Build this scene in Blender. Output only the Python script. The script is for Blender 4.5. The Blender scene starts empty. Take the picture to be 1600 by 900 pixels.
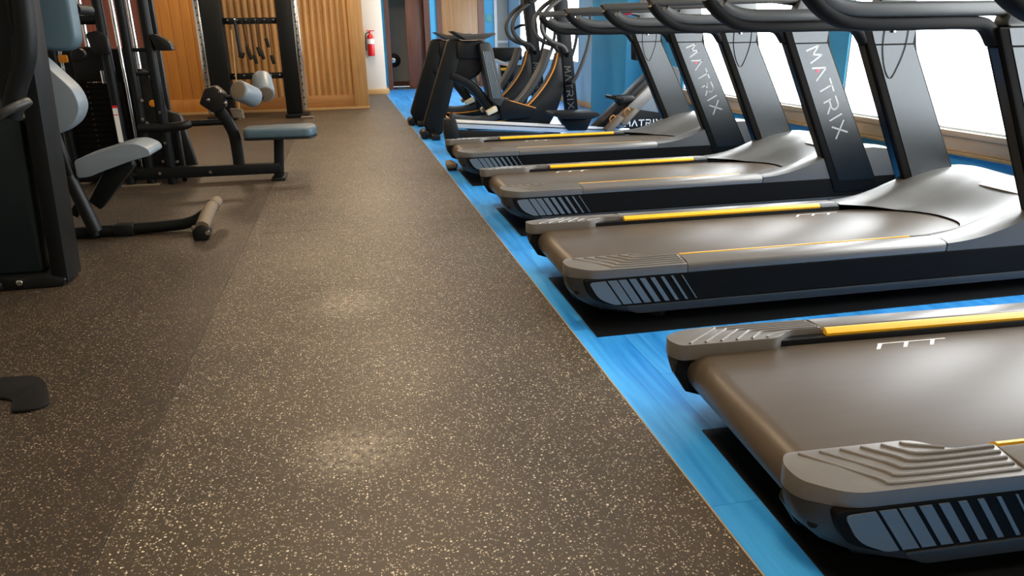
import bpy, bmesh, math, random
from mathutils import Vector, Matrix
random.seed(7)
sc = bpy.context.scene
COL = sc.collection

# ------------------------------------------------------------------ camera
cam = bpy.data.cameras.new('camera')
cam.sensor_width = 36.0
cam.lens = 36.0 * 1135.0 / 1600.0
cam.clip_start = 0.05
camo = bpy.data.objects.new('camera', cam)
COL.objects.link(camo)
cr_, cu_, cf_ = Vector((0.97634, -0.21561, -0.01648)), Vector((0.08602, 0.31732, 0.94441)), Vector((0.1984, 0.92348, -0.32836))
m = Matrix((cr_, cu_, -cf_)).transposed().to_4x4()
m.translation = (0, 0, 1.15)
camo.matrix_world = m
sc.camera = camo

# ------------------------------------------------------------------ world, exposure
sc.view_settings.view_transform = 'Standard'
sc.view_settings.look = 'None'
sc.view_settings.exposure = 0.0
sc.view_settings.gamma = 1.0
sc.view_settings.use_curve_mapping = False
w = bpy.data.worlds.new('daylight')
sc.world = w
w.use_nodes = True
bgn = w.node_tree.nodes['Background']
bgn.inputs[0].default_value = (0.93, 0.97, 1.0, 1)
bgn.inputs[1].default_value = 11.0
LAMP_W = 43.0          # watts of each ceiling lamp
LAMP_C = (1.0, 0.74, 0.47)
WX = 3.85              # window wall
CZ = 3.0               # ceiling height

# ------------------------------------------------------------------ materials
MATS = {}
def mat(name, col, rough=0.5, metal=0.0, var=0.12, scale=18.0, bump=0.0, coat=0.0, stretch=None, emit=None, spec=0.5):
    if name in MATS: return MATS[name]
    M = bpy.data.materials.new(name); M.use_nodes = True
    nt = M.node_tree; b = nt.nodes['Principled BSDF']
    b.inputs['Roughness'].default_value = rough
    b.inputs['Metallic'].default_value = metal
    b.inputs['Coat Weight'].default_value = coat
    b.inputs['Specular IOR Level'].default_value = spec
    if emit:
        b.inputs['Emission Color'].default_value = (*emit[0], 1); b.inputs['Emission Strength'].default_value = emit[1]
    tc = nt.nodes.new('ShaderNodeTexCoord'); mp = nt.nodes.new('ShaderNodeMapping')
    nt.links.new(tc.outputs['Object'], mp.inputs['Vector'])
    if stretch: mp.inputs['Scale'].default_value = stretch
    nz = nt.nodes.new('ShaderNodeTexNoise'); nz.inputs['Scale'].default_value = scale; nz.inputs['Detail'].default_value = 4
    nt.links.new(mp.outputs['Vector'], nz.inputs['Vector'])
    mx = nt.nodes.new('ShaderNodeMix'); mx.data_type = 'RGBA'
    mx.inputs['A'].default_value = (*[c * (1 - var) for c in col], 1)
    mx.inputs['B'].default_value = (*[min(1, c * (1 + var)) for c in col], 1)
    nt.links.new(nz.outputs['Fac'], mx.inputs['Factor'])
    nt.links.new(mx.outputs['Result'], b.inputs['Base Color'])
    if bump:
        bp = nt.nodes.new('ShaderNodeBump'); bp.inputs['Strength'].default_value = bump; bp.inputs['Distance'].default_value = 0.004
        nt.links.new(nz.outputs['Fac'], bp.inputs['Height']); nt.links.new(bp.outputs['Normal'], b.inputs['Normal'])
    MATS[name] = M
    return M

def rubber(name, base, fleck, dust):
    """dark recycled rubber with tan flecks, wear stains and a dusty top"""
    M = bpy.data.materials.new(name); M.use_nodes = True
    nt = M.node_tree; N = nt.nodes; L = nt.links; b = N['Principled BSDF']
    b.inputs['Roughness'].default_value = 0.5
    b.inputs['Specular IOR Level'].default_value = 0.5
    tc = N.new('ShaderNodeTexCoord')
    def flecks(scale, lo, hi, keep):
        v = N.new('ShaderNodeTexVoronoi'); v.inputs['Scale'].default_value = scale
        nz = N.new('ShaderNodeTexNoise'); nz.inputs['Scale'].default_value = scale * 1.3; nz.inputs['Detail'].default_value = 2
        add = N.new('ShaderNodeVectorMath'); add.operation = 'MULTIPLY_ADD'
        L.new(tc.outputs['Object'], nz.inputs['Vector'])
        L.new(nz.outputs['Color'], add.inputs[0]); add.inputs[1].default_value = (0.9 / scale,) * 3
        L.new(tc.outputs['Object'], add.inputs[2]); L.new(add.outputs[0], v.inputs['Vector'])
        r = N.new('ShaderNodeMapRange'); r.inputs['From Min'].default_value = hi; r.inputs['From Max'].default_value = lo
        L.new(v.outputs['Distance'], r.inputs['Value'])
        sep = N.new('ShaderNodeSeparateColor'); L.new(v.outputs['Color'], sep.inputs[0])
        g = N.new('ShaderNodeMath'); g.operation = 'LESS_THAN'; g.inputs[1].default_value = keep; L.new(sep.outputs[0], g.inputs[0])
        mu = N.new('ShaderNodeMath'); mu.operation = 'MULTIPLY'; L.new(r.outputs[0], mu.inputs[0]); L.new(g.outputs[0], mu.inputs[1])
        mu2 = N.new('ShaderNodeMath'); mu2.operation = 'MULTIPLY'; L.new(mu.outputs[0], mu2.inputs[0]); L.new(sep.outputs[1], mu2.inputs[1])
        return mu2.outputs[0]
    f1 = flecks(104, 0.2, 0.36, 0.4); f2 = flecks(190, 0.22, 0.4, 0.36)
    mxf = N.new('ShaderNodeMath'); mxf.operation = 'MAXIMUM'; L.new(f1, mxf.inputs[0]); L.new(f2, mxf.inputs[1])
    # broad dusty blotches
    nb = N.new('ShaderNodeTexNoise'); nb.inputs['Scale'].default_value = 1.7; nb.inputs['Detail'].default_value = 6; nb.inputs['Roughness'].default_value = 0.65
    L.new(tc.outputs['Object'], nb.inputs['Vector'])
    rb = N.new('ShaderNodeMapRange'); rb.inputs['From Min'].default_value = 0.35; rb.inputs['From Max'].default_value = 0.7
    L.new(nb.outputs['Fac'], rb.inputs['Value'])
    mb = N.new('ShaderNodeMix'); mb.data_type = 'RGBA'; mb.inputs['A'].default_value = (*base, 1); mb.inputs['B'].default_value = (*dust, 1)
    L.new(rb.outputs[0], mb.inputs['Factor'])
    # chalky scuffs at the places where feet drag
    last = mb.outputs['Result']
    nsc = N.new('ShaderNodeTexNoise'); nsc.inputs['Scale'].default_value = 38; nsc.inputs['Detail'].default_value = 9; nsc.inputs['Roughness'].default_value = 0.75
    L.new(tc.outputs['Object'], nsc.inputs['Vector'])
    for (sx, sy, rx, ry, amt) in ((-0.07, 1.93, 0.24, 0.22, 1.0), (-0.09, 3.24, 0.26, 0.32, 0.8), (0.12, 2.5, 0.35, 0.5, 0.3), (-0.35, 4.2, 0.4, 0.9, 0.3), (0.2, 5.5, 0.5, 1.5, 0.3)):
        sub = N.new('ShaderNodeVectorMath'); sub.operation = 'SUBTRACT'; sub.inputs[1].default_value = (sx, sy, 0); L.new(tc.outputs['Object'], sub.inputs[0])
        dv = N.new('ShaderNodeVectorMath'); dv.operation = 'MULTIPLY'; dv.inputs[1].default_value = (1 / rx, 1 / ry, 0); L.new(sub.outputs[0], dv.inputs[0])
        ln = N.new('ShaderNodeVectorMath'); ln.operation = 'LENGTH'; L.new(dv.outputs[0], ln.inputs[0])
        rr = N.new('ShaderNodeMapRange'); rr.interpolation_type = 'SMOOTHSTEP'; rr.inputs['From Min'].default_value = 1.0; rr.inputs['From Max'].default_value = 0.0; rr.inputs['To Max'].default_value = amt
        L.new(ln.outputs['Value'], rr.inputs['Value'])
        sn = N.new('ShaderNodeMapRange'); sn.inputs['From Min'].default_value = 0.42; sn.inputs['From Max'].default_value = 0.66; L.new(nsc.outputs['Fac'], sn.inputs['Value'])
        mu = N.new('ShaderNodeMath'); mu.operation = 'MULTIPLY'; L.new(rr.outputs[0], mu.inputs[0]); L.new(sn.outputs[0], mu.inputs[1])
        mm = N.new('ShaderNodeMix'); mm.data_type = 'RGBA'; mm.inputs['B'].default_value = (0.34, 0.29, 0.23, 1)
        L.new(last, mm.inputs['A']); L.new(mu.outputs[0], mm.inputs['Factor']); last = mm.outputs['Result']
    mf = N.new('ShaderNodeMix'); mf.data_type = 'RGBA'; mf.inputs['B'].default_value = (*fleck, 1)
    L.new(last, mf.inputs['A']); L.new(mxf.outputs[0], mf.inputs['Factor'])
    L.new(mf.outputs['Result'], b.inputs['Base Color'])
    bp = N.new('ShaderNodeBump'); bp.inputs['Strength'].default_value = 0.25; bp.inputs['Distance'].default_value = 0.002
    ng = N.new('ShaderNodeTexNoise'); ng.inputs['Scale'].default_value = 260; L.new(tc.outputs['Object'], ng.inputs['Vector'])
    L.new(ng.outputs['Fac'], bp.inputs['Height']); L.new(bp.outputs['Normal'], b.inputs['Normal'])
    MATS[name] = M
    return M

def wood(name, c1, c2, rough=0.4, axis='z', scale=1.0, rand=0.15):
    M = bpy.data.materials.new(name); M.use_nodes = True
    nt = M.node_tree; N = nt.nodes; L = nt.links; b = N['Principled BSDF']; b.inputs['Roughness'].default_value = rough
    tc = N.new('ShaderNodeTexCoord'); mp = N.new('ShaderNodeMapping'); L.new(tc.outputs['Object'], mp.inputs['Vector'])
    s = {'z': (14, 14, 0.9), 'x': (0.9, 14, 14), 'y': (14, 0.9, 14)}[axis]
    mp.inputs['Scale'].default_value = [k * scale for k in s]
    oi = N.new('ShaderNodeObjectInfo')
    off = N.new('ShaderNodeVectorMath'); off.operation = 'SCALE'; off.inputs[0].default_value = (7, 5, 3); L.new(oi.outputs['Random'], off.inputs['Scale'])
    L.new(off.outputs[0], mp.inputs['Location'])
    nz = N.new('ShaderNodeTexNoise'); nz.inputs['Scale'].default_value = 1.6; nz.inputs['Detail'].default_value = 7; nz.inputs['Distortion'].default_value = 0.6
    L.new(mp.outputs['Vector'], nz.inputs['Vector'])
    mx = N.new('ShaderNodeMix'); mx.data_type = 'RGBA'; mx.inputs['A'].default_value = (*c1, 1); mx.inputs['B'].default_value = (*c2, 1)
    r = N.new('ShaderNodeMapRange'); r.inputs['From Min'].default_value = 0.3; r.inputs['From Max'].default_value = 0.7; L.new(nz.outputs['Fac'], r.inputs['Value'])
    L.new(r.outputs[0], mx.inputs['Factor'])
    hs = N.new('ShaderNodeHueSaturation'); L.new(mx.outputs['Result'], hs.inputs['Color'])
    rv = N.new('ShaderNodeMapRange'); rv.inputs['To Min'].default_value = 1 - rand; rv.inputs['To Max'].default_value = 1 + rand; L.new(oi.outputs['Random'], rv.inputs['Value'])
    L.new(rv.outputs[0], hs.inputs['Value']); L.new(hs.outputs['Color'], b.inputs['Base Color'])
    MATS[name] = M
    return M

def glass(name):
    M = bpy.data.materials.new(name); M.use_nodes = True
    nt = M.node_tree; nt.nodes.remove(nt.nodes['Principled BSDF'])
    t = nt.nodes.new('ShaderNodeBsdfTransparent'); g = nt.nodes.new('ShaderNodeBsdfGlossy'); g.inputs['Roughness'].default_value = 0.02
    fr = nt.nodes.new('ShaderNodeLayerWeight'); fr.inputs['Blend'].default_value = 0.12
    mr = nt.nodes.new('ShaderNodeMapRange'); mr.inputs['To Min'].default_value = 0.02; mr.inputs['To Max'].default_value = 0.5; nt.links.new(fr.outputs['Facing'], mr.inputs['Value'])
    mx = nt.nodes.new('ShaderNodeMixShader'); nt.links.new(mr.outputs[0], mx.inputs[0]); nt.links.new(t.outputs[0], mx.inputs[1]); nt.links.new(g.outputs[0], mx.inputs[2])
    nt.links.new(mx.outputs[0], nt.nodes['Material Output'].inputs['Surface'])
    return M

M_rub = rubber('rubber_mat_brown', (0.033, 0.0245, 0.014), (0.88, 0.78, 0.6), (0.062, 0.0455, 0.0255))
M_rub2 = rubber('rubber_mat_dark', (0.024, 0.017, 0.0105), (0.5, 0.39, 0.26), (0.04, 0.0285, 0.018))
M_blue = wood('blue_vinyl', (0.012, 0.2, 0.62), (0.06, 0.4, 0.92), 0.35, 'y', 1.0, 0.12)
M_wall = mat('blue_wall_paint', (0.06, 0.38, 0.64), 0.6, var=0.05, scale=3)
M_wallp = mat('pale_blue_wall_paint', (0.3, 0.52, 0.68), 0.6, var=0.05, scale=3)
M_cream = mat('cream_wall_paint', (0.72, 0.66, 0.56), 0.6, var=0.04, scale=3)
M_white = mat('white_ceiling_paint', (0.5, 0.48, 0.45), 0.8, var=0.04, scale=3)
M_slat = wood('oak_slat', (0.42, 0.22, 0.075), (0.57, 0.34, 0.135), 0.42, 'z', 1.0, 0.08)
M_slatx = wood('oak_rail', (0.36, 0.16, 0.045), (0.48, 0.23, 0.07), 0.42, 'x', 1.0, 0.08)
M_board = wood('orange_board', (0.52, 0.2, 0.035), (0.62, 0.27, 0.055), 0.35, 'z', 0.6, 0.05)
M_mahog = wood('mahogany', (0.075, 0.026, 0.013), (0.13, 0.045, 0.022), 0.4, 'z', 0.8, 0.15)
M_red = wood('red_brown_panel', (0.2, 0.055, 0.035), (0.3, 0.09, 0.055), 0.35, 'z', 0.5, 0.15)
M_door = wood('brown_door', (0.27, 0.14, 0.055), (0.36, 0.2, 0.085), 0.4, 'z', 0.8, 0.05)
M_sill = wood('pale_sill', (0.5, 0.36, 0.22), (0.62, 0.47, 0.32), 0.5, 'y', 0.8, 0.05)
M_trim = wood('oak_trim', (0.46, 0.28, 0.11), (0.56, 0.36, 0.16), 0.45, 'x', 0.8, 0.05)
M_glass = glass('window_glass')
M_frame = mat('white_frame', (0.75, 0.75, 0.73), 0.4, var=0.04)
M_cap = mat('taupe_plastic', (0.17, 0.16, 0.145), 0.36, 0.25, var=0.06, scale=60, bump=0.05)
M_hood = mat('warm_grey_plastic', (0.12, 0.116, 0.106), 0.36, 0.3, var=0.05, scale=60)
M_belt = mat('belt_rubber', (0.078, 0.059, 0.039), 0.42, var=0.12, scale=8, bump=0.05, stretch=(0.5, 4, 1))
M_black = mat('black_plastic', (0.006, 0.0065, 0.007), 0.42, var=0.1, spec=0.3)
M_panel = mat('satin_black_panel', (0.006, 0.0055, 0.0045), 0.55, var=0.1, spec=0.08)
M_dgrey = mat('dark_grey_plastic', (0.042, 0.045, 0.046), 0.42, 0.1, var=0.08, spec=0.35)
M_grip = mat('black_rubber_grip', (0.006, 0.006, 0.006), 0.6, var=0.1, spec=0.2)
M_hf = mat('handle_grey', (0.1, 0.104, 0.102), 0.4, 0.3, var=0.06)
M_slatg = mat('blue_grey_reflector', (0.14, 0.17, 0.19), 0.4, 0.2, var=0.05)
M_yel = mat('yellow_strip', (0.9, 0.48, 0.006), 0.4, var=0.03)
M_upr = mat('graphite_metal', (0.056, 0.06, 0.062), 0.3, 0.95, var=0.06, scale=40)
M_arm = mat('brown_grey_grip', (0.05, 0.045, 0.037), 0.45, var=0.1)
M_white_p = mat('white_print', (0.85, 0.84, 0.8), 0.5, var=0.02)
M_grey_p = mat('silver_print', (0.26, 0.26, 0.25), 0.4, 0.3, var=0.02)
M_redp = mat('red_plastic', (0.55, 0.02, 0.05), 0.4, var=0.05)
M_red2 = mat('extinguisher_red', (0.6, 0.012, 0.015), 0.3, var=0.05)
M_steel = mat('powder_black_steel', (0.0045, 0.006, 0.0065), 0.45, 0.0, var=0.1, scale=120, bump=0.03, spec=0.22)
M_teal = mat('dark_teal_shroud', (0.007, 0.013, 0.015), 0.35, var=0.1, spec=0.3)
M_chrome = mat('chrome', (0.75, 0.74, 0.72), 0.18, 1.0, var=0.03)
M_alu = mat('brushed_aluminium', (0.8, 0.82, 0.83), 0.4, 0.4, var=0.04)
M_pad = mat('blue_grey_vinyl', (0.065, 0.115, 0.15), 0.42, var=0.06, scale=150, bump=0.04)
M_padl = mat('pale_grey_vinyl', (0.16, 0.2, 0.235), 0.4, var=0.05, scale=150, bump=0.04)
M_orange = mat('orange_accent', (0.85, 0.3, 0.02), 0.4, var=0.03)
M_tan = mat('worn_tan_rubber', (0.15, 0.115, 0.078), 0.7, var=0.2, scale=60)
M_cream_p = mat('cream_plastic', (0.68, 0.6, 0.42), 0.5, var=0.05)
M_lamp = mat('lamp_diffuser', (0.9, 0.85, 0.78), 0.6, var=0.02, emit=((1.0, 0.8, 0.58), 4.0))
M_ggreen = mat('grey_green_paint_and_reflection', (0.36, 0.355, 0.3), 0.6, var=0.06, scale=3)
M_mirror = mat('screen_black', (0.01, 0.012, 0.016), 0.1, var=0.05)
M_roomf = mat('dark_floor', (0.05, 0.045, 0.04), 0.5, var=0.1)

# ------------------------------------------------------------------ mesh helpers
ORG = {}
def thing(name, label, cat, loc=(0, 0, 0), rz=0.0, group=None, local=False):
    o = bpy.data.objects.new(name, None); COL.objects.link(o)
    o.empty_display_size = 0.1
    o.location = loc; o.rotation_euler = (0, 0, rz)
    o['label'] = label; o['category'] = cat
    if group: o['group'] = group
    ORG[o.name] = Vector((0, 0, 0)) if local else Vector(loc)
    return o

def fillet(pts, r, n=5):
    """round the corners of a closed polygon"""
    out = []; k = len(pts)
    for i in range(k):
        p, a, b = Vector(pts[i]).to_2d(), Vector(pts[i - 1]).to_2d(), Vector(pts[(i + 1) % k]).to_2d()
        ri = r[i] if isinstance(r, (list, tuple)) else r
        da, db = a - p, b - p
        d = min(ri, da.length * 0.45, db.length * 0.45)
        if d < 1e-5: out.append(p); continue
        s, e = p + da.normalized() * d, p + db.normalized() * d
        for j in range(n + 1):
            t = j / n
            out.append((1 - t) ** 2 * s + 2 * t * (1 - t) * p + t * t * e)
    return [tuple(v) for v in out]

def smooth_path(pts, n=6):
    P = [Vector(p) for p in pts]; out = []
    for i in range(len(P) - 1):
        p0, p1, p2, p3 = P[max(i - 1, 0)], P[i], P[i + 1], P[min(i + 2, len(P) - 1)]
        for j in range(n):
            t = j / n
            out.append(0.5 * ((2 * p1) + (p2 - p0) * t + (2 * p0 - 5 * p1 + 4 * p2 - p3) * t * t + (3 * p1 - p0 - 3 * p2 + p3) * t ** 3))
    out.append(P[-1])
    return out

class MB:
    def __init__(self): self.bm = bmesh.new()
    def _merge(self, t, bev=0, seg=2):
        bmesh.ops.recalc_face_normals(t, faces=t.faces[:])
        if bev > 0:
            ed = [e for e in t.edges if len(e.link_faces) == 2 and e.calc_face_angle(0) > 0.6]
            bmesh.ops.bevel(t, geom=ed, offset=bev, segments=seg, affect='EDGES', clamp_overlap=True, profile=0.5)
        me = bpy.data.meshes.new('tmp'); t.to_mesh(me); t.free(); self.bm.from_mesh(me); bpy.data.meshes.remove(me)
        return self
    def box(self, x0, x1, y0, y1, z0, z1, bev=0, seg=2, M=None):
        t = bmesh.new()
        v = [t.verts.new((x, y, z)) for x in (x0, x1) for y in (y0, y1) for z in (z0, z1)]
        for f in ((0, 1, 3, 2), (4, 6, 7, 5), (0, 4, 5, 1), (2, 3, 7, 6), (0, 2, 6, 4), (1, 5, 7, 3)): t.faces.new([v[i] for i in f])
        if M is not None: bmesh.ops.transform(t, matrix=M, verts=t.verts[:])
        return self._merge(t, bev, seg)
    def prism(self, pts, plane, a, b, bev=0, seg=2, M=None):
        t = bmesh.new()
        def P(p, d):
            return {'xz': (p[0], d, p[1]), 'xy': (p[0], p[1], d), 'yz': (d, p[0], p[1])}[plane]
        va = [t.verts.new(P(p, a)) for p in pts]; vb = [t.verts.new(P(p, b)) for p in pts]
        n = len(pts)
        t.faces.new(va); t.faces.new(vb[::-1])
        for i in range(n): t.faces.new((va[i], vb[i], vb[(i + 1) % n], va[(i + 1) % n]))
        if M is not None: bmesh.ops.transform(t, matrix=M, verts=t.verts[:])
        return self._merge(t, bev, seg)
    def tube(self, path, r, n=10, sect=None, up=None, closed=False):
        t = bmesh.new(); P = [Vector(p) for p in path]; k = len(P); rings = []
        nrm = None
        for i in range(k):
            if closed: tg = P[(i + 1) % k] - P[i - 1]
            else: tg = P[min(i + 1, k - 1)] - P[max(i - 1, 0)]
            tg.normalize()
            if up is not None: ref = Vector(up)
            elif nrm is None: ref = Vector((0, 0, 1)) if abs(tg.z) < 0.9 else Vector((1, 0, 0))
            else: ref = nrm
            nrm = (ref - tg * ref.dot(tg)).normalized(); bn = tg.cross(nrm)
            ri = r[i] if isinstance(r, (list, tuple)) else r
            if sect: q = [(a * ri, b * ri) for a, b in sect]
            else: q = [(ri * math.cos(2 * math.pi * j / n), ri * math.sin(2 * math.pi * j / n)) for j in range(n)]
            rings.append([t.verts.new(P[i] + bn * a + nrm * b) for a, b in q])
        m_ = len(rings[0])
        for i in range(k if closed else k - 1):
            A, B = rings[i], rings[(i + 1) % k]
            for j in range(m_): t.faces.new((A[j], A[(j + 1) % m_], B[(j + 1) % m_], B[j]))
        if not closed: t.faces.new(rings[0][::-1]); t.faces.new(rings[-1])
        return self._merge(t)
    def cyl(self, p0, p1, r, r2=None, n=20, bev=0):
        t = bmesh.new(); p0, p1 = Vector(p0), Vector(p1); d = (p1 - p0).normalized()
        u = d.orthogonal().normalized(); v = d.cross(u); r2 = r if r2 is None else r2
        A = [t.verts.new(p0 + (u * math.cos(2 * math.pi * i / n) + v * math.sin(2 * math.pi * i / n)) * r) for i in range(n)]
        B = [t.verts.new(p1 + (u * math.cos(2 * math.pi * i / n) + v * math.sin(2 * math.pi * i / n)) * r2) for i in range(n)]
        t.faces.new(A[::-1]); t.faces.new(B)
        for i in range(n): t.faces.new((A[i], A[(i + 1) % n], B[(i + 1) % n], B[i]))
        return self._merge(t, bev, 3)
    def loft(self, rings, cap=True):
        t = bmesh.new(); R = [[t.verts.new(p) for p in r] for r in rings]; n = len(R[0])
        for A, B in zip(R, R[1:]):
            for j in range(n): t.faces.new((A[j], A[(j + 1) % n], B[(j + 1) % n], B[j]))
        if cap: t.faces.new(R[0][::-1]); t.faces.new(R[-1])
        return self._merge(t)
    def grid(self, rows):
        t = bmesh.new(); R = [[t.verts.new(p) for p in r] for r in rows]
        for A, B in zip(R, R[1:]):
            for j in range(len(A) - 1): t.faces.new((A[j], A[j + 1], B[j + 1], B[j]))
        me = bpy.data.meshes.new('tmp'); bmesh.ops.recalc_face_normals(t, faces=t.faces[:]); t.to_mesh(me); t.free(); self.bm.from_mesh(me); bpy.data.meshes.remove(me)
        return self
    def build(self, name, m, parent=None, label=None, kind=None, smooth=38, at=None):
        """one mesh object; at = move the origin there (for pieces that share one mesh)"""
        off = ORG.get(parent.name, Vector((0, 0, 0))) if parent else Vector((0, 0, 0))
        if at is not None: off = Vector(at)
        if off.length > 0: bmesh.ops.translate(self.bm, vec=-off, verts=self.bm.verts[:])
        me = bpy.data.meshes.new(name); self.bm.to_mesh(me); self.bm.free()
        me.materials.append(m)
        if smooth:
            for p in me.polygons: p.use_smooth = True
            me.set_sharp_from_angle(angle=math.radians(smooth))
        o = bpy.data.objects.new(name, me); COL.objects.link(o)
        if parent: o.parent = parent; ORG[o.name] = ORG.get(parent.name, Vector((0, 0, 0)))
        if label: o['label'] = label
        if kind: o['kind'] = kind
        return o

def single(o, label, cat, group=None):
    o['label'] = label; o['category'] = cat
    if group: o['group'] = group
    return o
def structure(o):
    o['kind'] = 'structure'; return o
def copy_tree(o, parent=None):
    c = o.copy(); COL.objects.link(c)
    if parent: c.parent = parent
    for ch in list(o.children): copy_tree(ch, c)
    return c
def share(src, loc, parent, rot=None):
    c = src.copy(); COL.objects.link(c); c.parent = parent; c.location = loc
    if rot: c.rotation_euler = rot
    return c
def ell(rx, rz, n=12, p=1.0):
    def s(v): return math.copysign(abs(v) ** p, v)
    return [(rx * s(math.cos(2 * math.pi * i / n)), rz * s(math.sin(2 * math.pi * i / n))) for i in range(n)]

# letters of the maker's mark as strokes in a 0..1 box (x advance, y letter height)
GLYPH = {'M': [[(0, 0), (0.12, 1), (0.5, 0.35), (0.88, 1), (1, 0)]], 'A': [[(0, 0), (0.5, 1), (1, 0)]],
         'T': [[(0, 1), (1, 1)], [(0.5, 1), (0.5, 0)]], 'R': [[(0.05, 0), (0.05, 0.55)], [(0.05, 1), (0.75, 1), (0.95, 0.85), (0.95, 0.6), (0.75, 0.42), (0.05, 0.42)], [(0.5, 0.42), (0.98, 0)]],
         'I': [[(0.5, 0), (0.5, 1)]], 'X': [[(0, 0), (1, 1)], [(0, 1), (1, 0)]]}
def wordmark(o0, adv, up, nrm, length, height, thick=0.12, text='MATRIX', gap=0.42):
    """thin raised lettering along adv, letter tops towards up"""
    o0, adv, up, nrm = Vector(o0), Vector(adv).normalized(), Vector(up).normalized(), Vector(nrm).normalized()
    mb = MB(); wd = {'I': 0.3}
    total = sum(wd.get(c, 1.0) for c in text) + gap * (len(text) - 1); s = length / total; x = 0.0
    for c in text:
        cw = wd.get(c, 1.0) * s
        for st in GLYPH[c]:
            for a, b in zip(st, st[1:]):
                pa = o0 + adv * (x + a[0] * cw) + up * (a[1] * height); pb = o0 + adv * (x + b[0] * cw) + up * (b[1] * height)
                if c == 'I': pa = o0 + adv * (x + 0.5 * cw) + up * (a[1] * height); pb = o0 + adv * (x + 0.5 * cw) + up * (b[1] * height)
                d = (pb - pa).normalized(); sd = d.cross(nrm) * (height * thick * 0.5); e = d * (height * thick * 0.4)
                t = bmesh.new(); q = [pa - sd - e, pb - sd + e, pb + sd + e, pa + sd - e]
                va = [t.verts.new(p) for p in q]; vb = [t.verts.new(p + nrm * 0.0012) for p in q]
                t.faces.new(va[::-1]); t.faces.new(vb)
                for i in range(4): t.faces.new((va[i], va[(i + 1) % 4], vb[(i + 1) % 4], vb[i]))
                mb._merge(t)
        x += cw + gap * s
    return mb

# ================================================================== the room
XL, YB, YF = -5.0, -5.0, 17.8
floor = structure(MB().box(XL, WX + 0.3, YB, 22, -0.2, -0.012).build('floor', M_roomf, smooth=0))
# rubber rolls
def mat_piece(x0, x1, y0, y1, m):
    return MB().box(x0, x1, y0, y1, -0.012, 0.0, 0.002, 1).build('rubber_mat', m, floor)
mat_piece(-0.6705, 0.815, -4.9, 4.66, M_rub)
mat_piece(-0.6705, 0.815, 4.661, 13.04, M_rub)
mat_piece(0.36, 0.815, 13.043, 16.36, M_rub)
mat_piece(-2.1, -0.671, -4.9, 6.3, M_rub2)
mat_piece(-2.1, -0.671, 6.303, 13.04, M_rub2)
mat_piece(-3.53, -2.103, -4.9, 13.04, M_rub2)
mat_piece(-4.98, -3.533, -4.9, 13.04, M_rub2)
MB().box(0.8155, 0.820, -4.9, 16.36, -0.012, -0.001).build('edge_strip', mat('tan_edge', (0.4, 0.29, 0.18), 0.7), floor)
# blue vinyl planks, running away from the camera
pm = None; pw, pl = 0.19, 1.22
for i in range(16):
    x0 = 0.821 + i * pw
    y = -1.0 - (i * 0.47) % pl
    while y < 17.7:
        if pm is None:
            pm = MB().box(0, pw - 0.0012, 0, pl - 0.0012, -0.012, -0.006).build('floor_plank', M_blue, floor, smooth=0); pm.location = (x0, y, 0)
        else: share(pm, (x0, y, 0), floor)
        y += pl
structure(MB().box(XL, WX + 0.3, YB, 22, CZ, CZ + 0.2).build('ceiling', M_white, smooth=0))

# window wall with openings  (y0, y1, z0, z1)
WINS = [(0.6, 5.27, 0.52, 2.5), (5.59, 8.19, 0.52, 2.5), (12.3, 16.6, 0.7, 2.5)]
mb = MB(); ycur = YB
for (y0, y1, z0, z1) in WINS[:2]:
    mb.box(WX, WX + 0.055, ycur, y0, 0, CZ); mb.box(WX, WX + 0.055, y0, y1, 0, z0); mb.box(WX, WX + 0.055, y0, y1, z1, CZ); ycur = y1
mb.box(WX, WX + 0.055, ycur, 10.68, 0, CZ)
structure(mb.build('wall_right', M_wall, smooth=0))
mb = MB(); y0, y1, z0, z1 = WINS[2]
mb.box(WX, WX + 0.055, 10.68, y0, 0, CZ); mb.box(WX, WX + 0.055, y0, y1, 0, z0); mb.box(WX, WX + 0.055, y0, y1, z1, CZ); mb.box(WX, WX + 0.055, y1, YF + 0.2, 0, CZ)
structure(mb.build('wall_right_far', M_wallp, smooth=0))
for i, (y0, y1, z0, z1) in enumerate(WINS):
    f = MB()
    f.box(WX + 0.012, WX + 0.05, y0, y0 + 0.014, z0, z1); f.box(WX + 0.012, WX + 0.05, y1 - 0.014, y1, z0, z1)
    f.box(WX + 0.012, WX + 0.05, y0 + 0.014, y1 - 0.014, z0, z0 + 0.014); f.box(WX + 0.012, WX + 0.05, y0 + 0.014, y1 - 0.014, z1 - 0.014, z1)
    fo = structure(f.build('window_%d' % (i + 1), M_frame, smooth=0))
    MB().box(WX + 0.026, WX + 0.032, y0 + 0.014, y1 - 0.014, z0 + 0.014, z1 - 0.014).build('pane', M_glass, fo, smooth=0)
    if i < 2:
        s = MB(); s.box(WX - 0.045, WX - 0.0005, y0 - 0.03, y1 + 0.03, z0 - 0.035, z0 + 0.002, 0.004)
        structure(s.build('trim_%d' % (i + 1), M_sill))
        MB().box(WX - 0.03, WX, y0 - 0.03, y1 + 0.03, z0 - 0.125, z0 - 0.036, 0.004).build('apron', M_sill, bpy.data.objects['trim_%d' % (i + 1)])
        MB().box(WX - 0.05, WX, y0 - 0.03, y1 + 0.03, z0 - 0.148, z0 - 0.126, 0.004).build('moulding', M_trim, bpy.data.objects['trim_%d' % (i + 1)])
    lt = bpy.data.lights.new('window_portal', 'AREA'); lt.shape = 'RECTANGLE'; lt.size = z1 - z0; lt.size_y = y1 - y0; lt.cycles.is_portal = True
    lo = bpy.data.objects.new('window_portal', lt); COL.objects.link(lo); lo.location = (WX + 0.26, (y0 + y1) / 2, (z0 + z1) / 2); lo.rotation_euler = (0, math.radians(90), 0)
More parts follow.
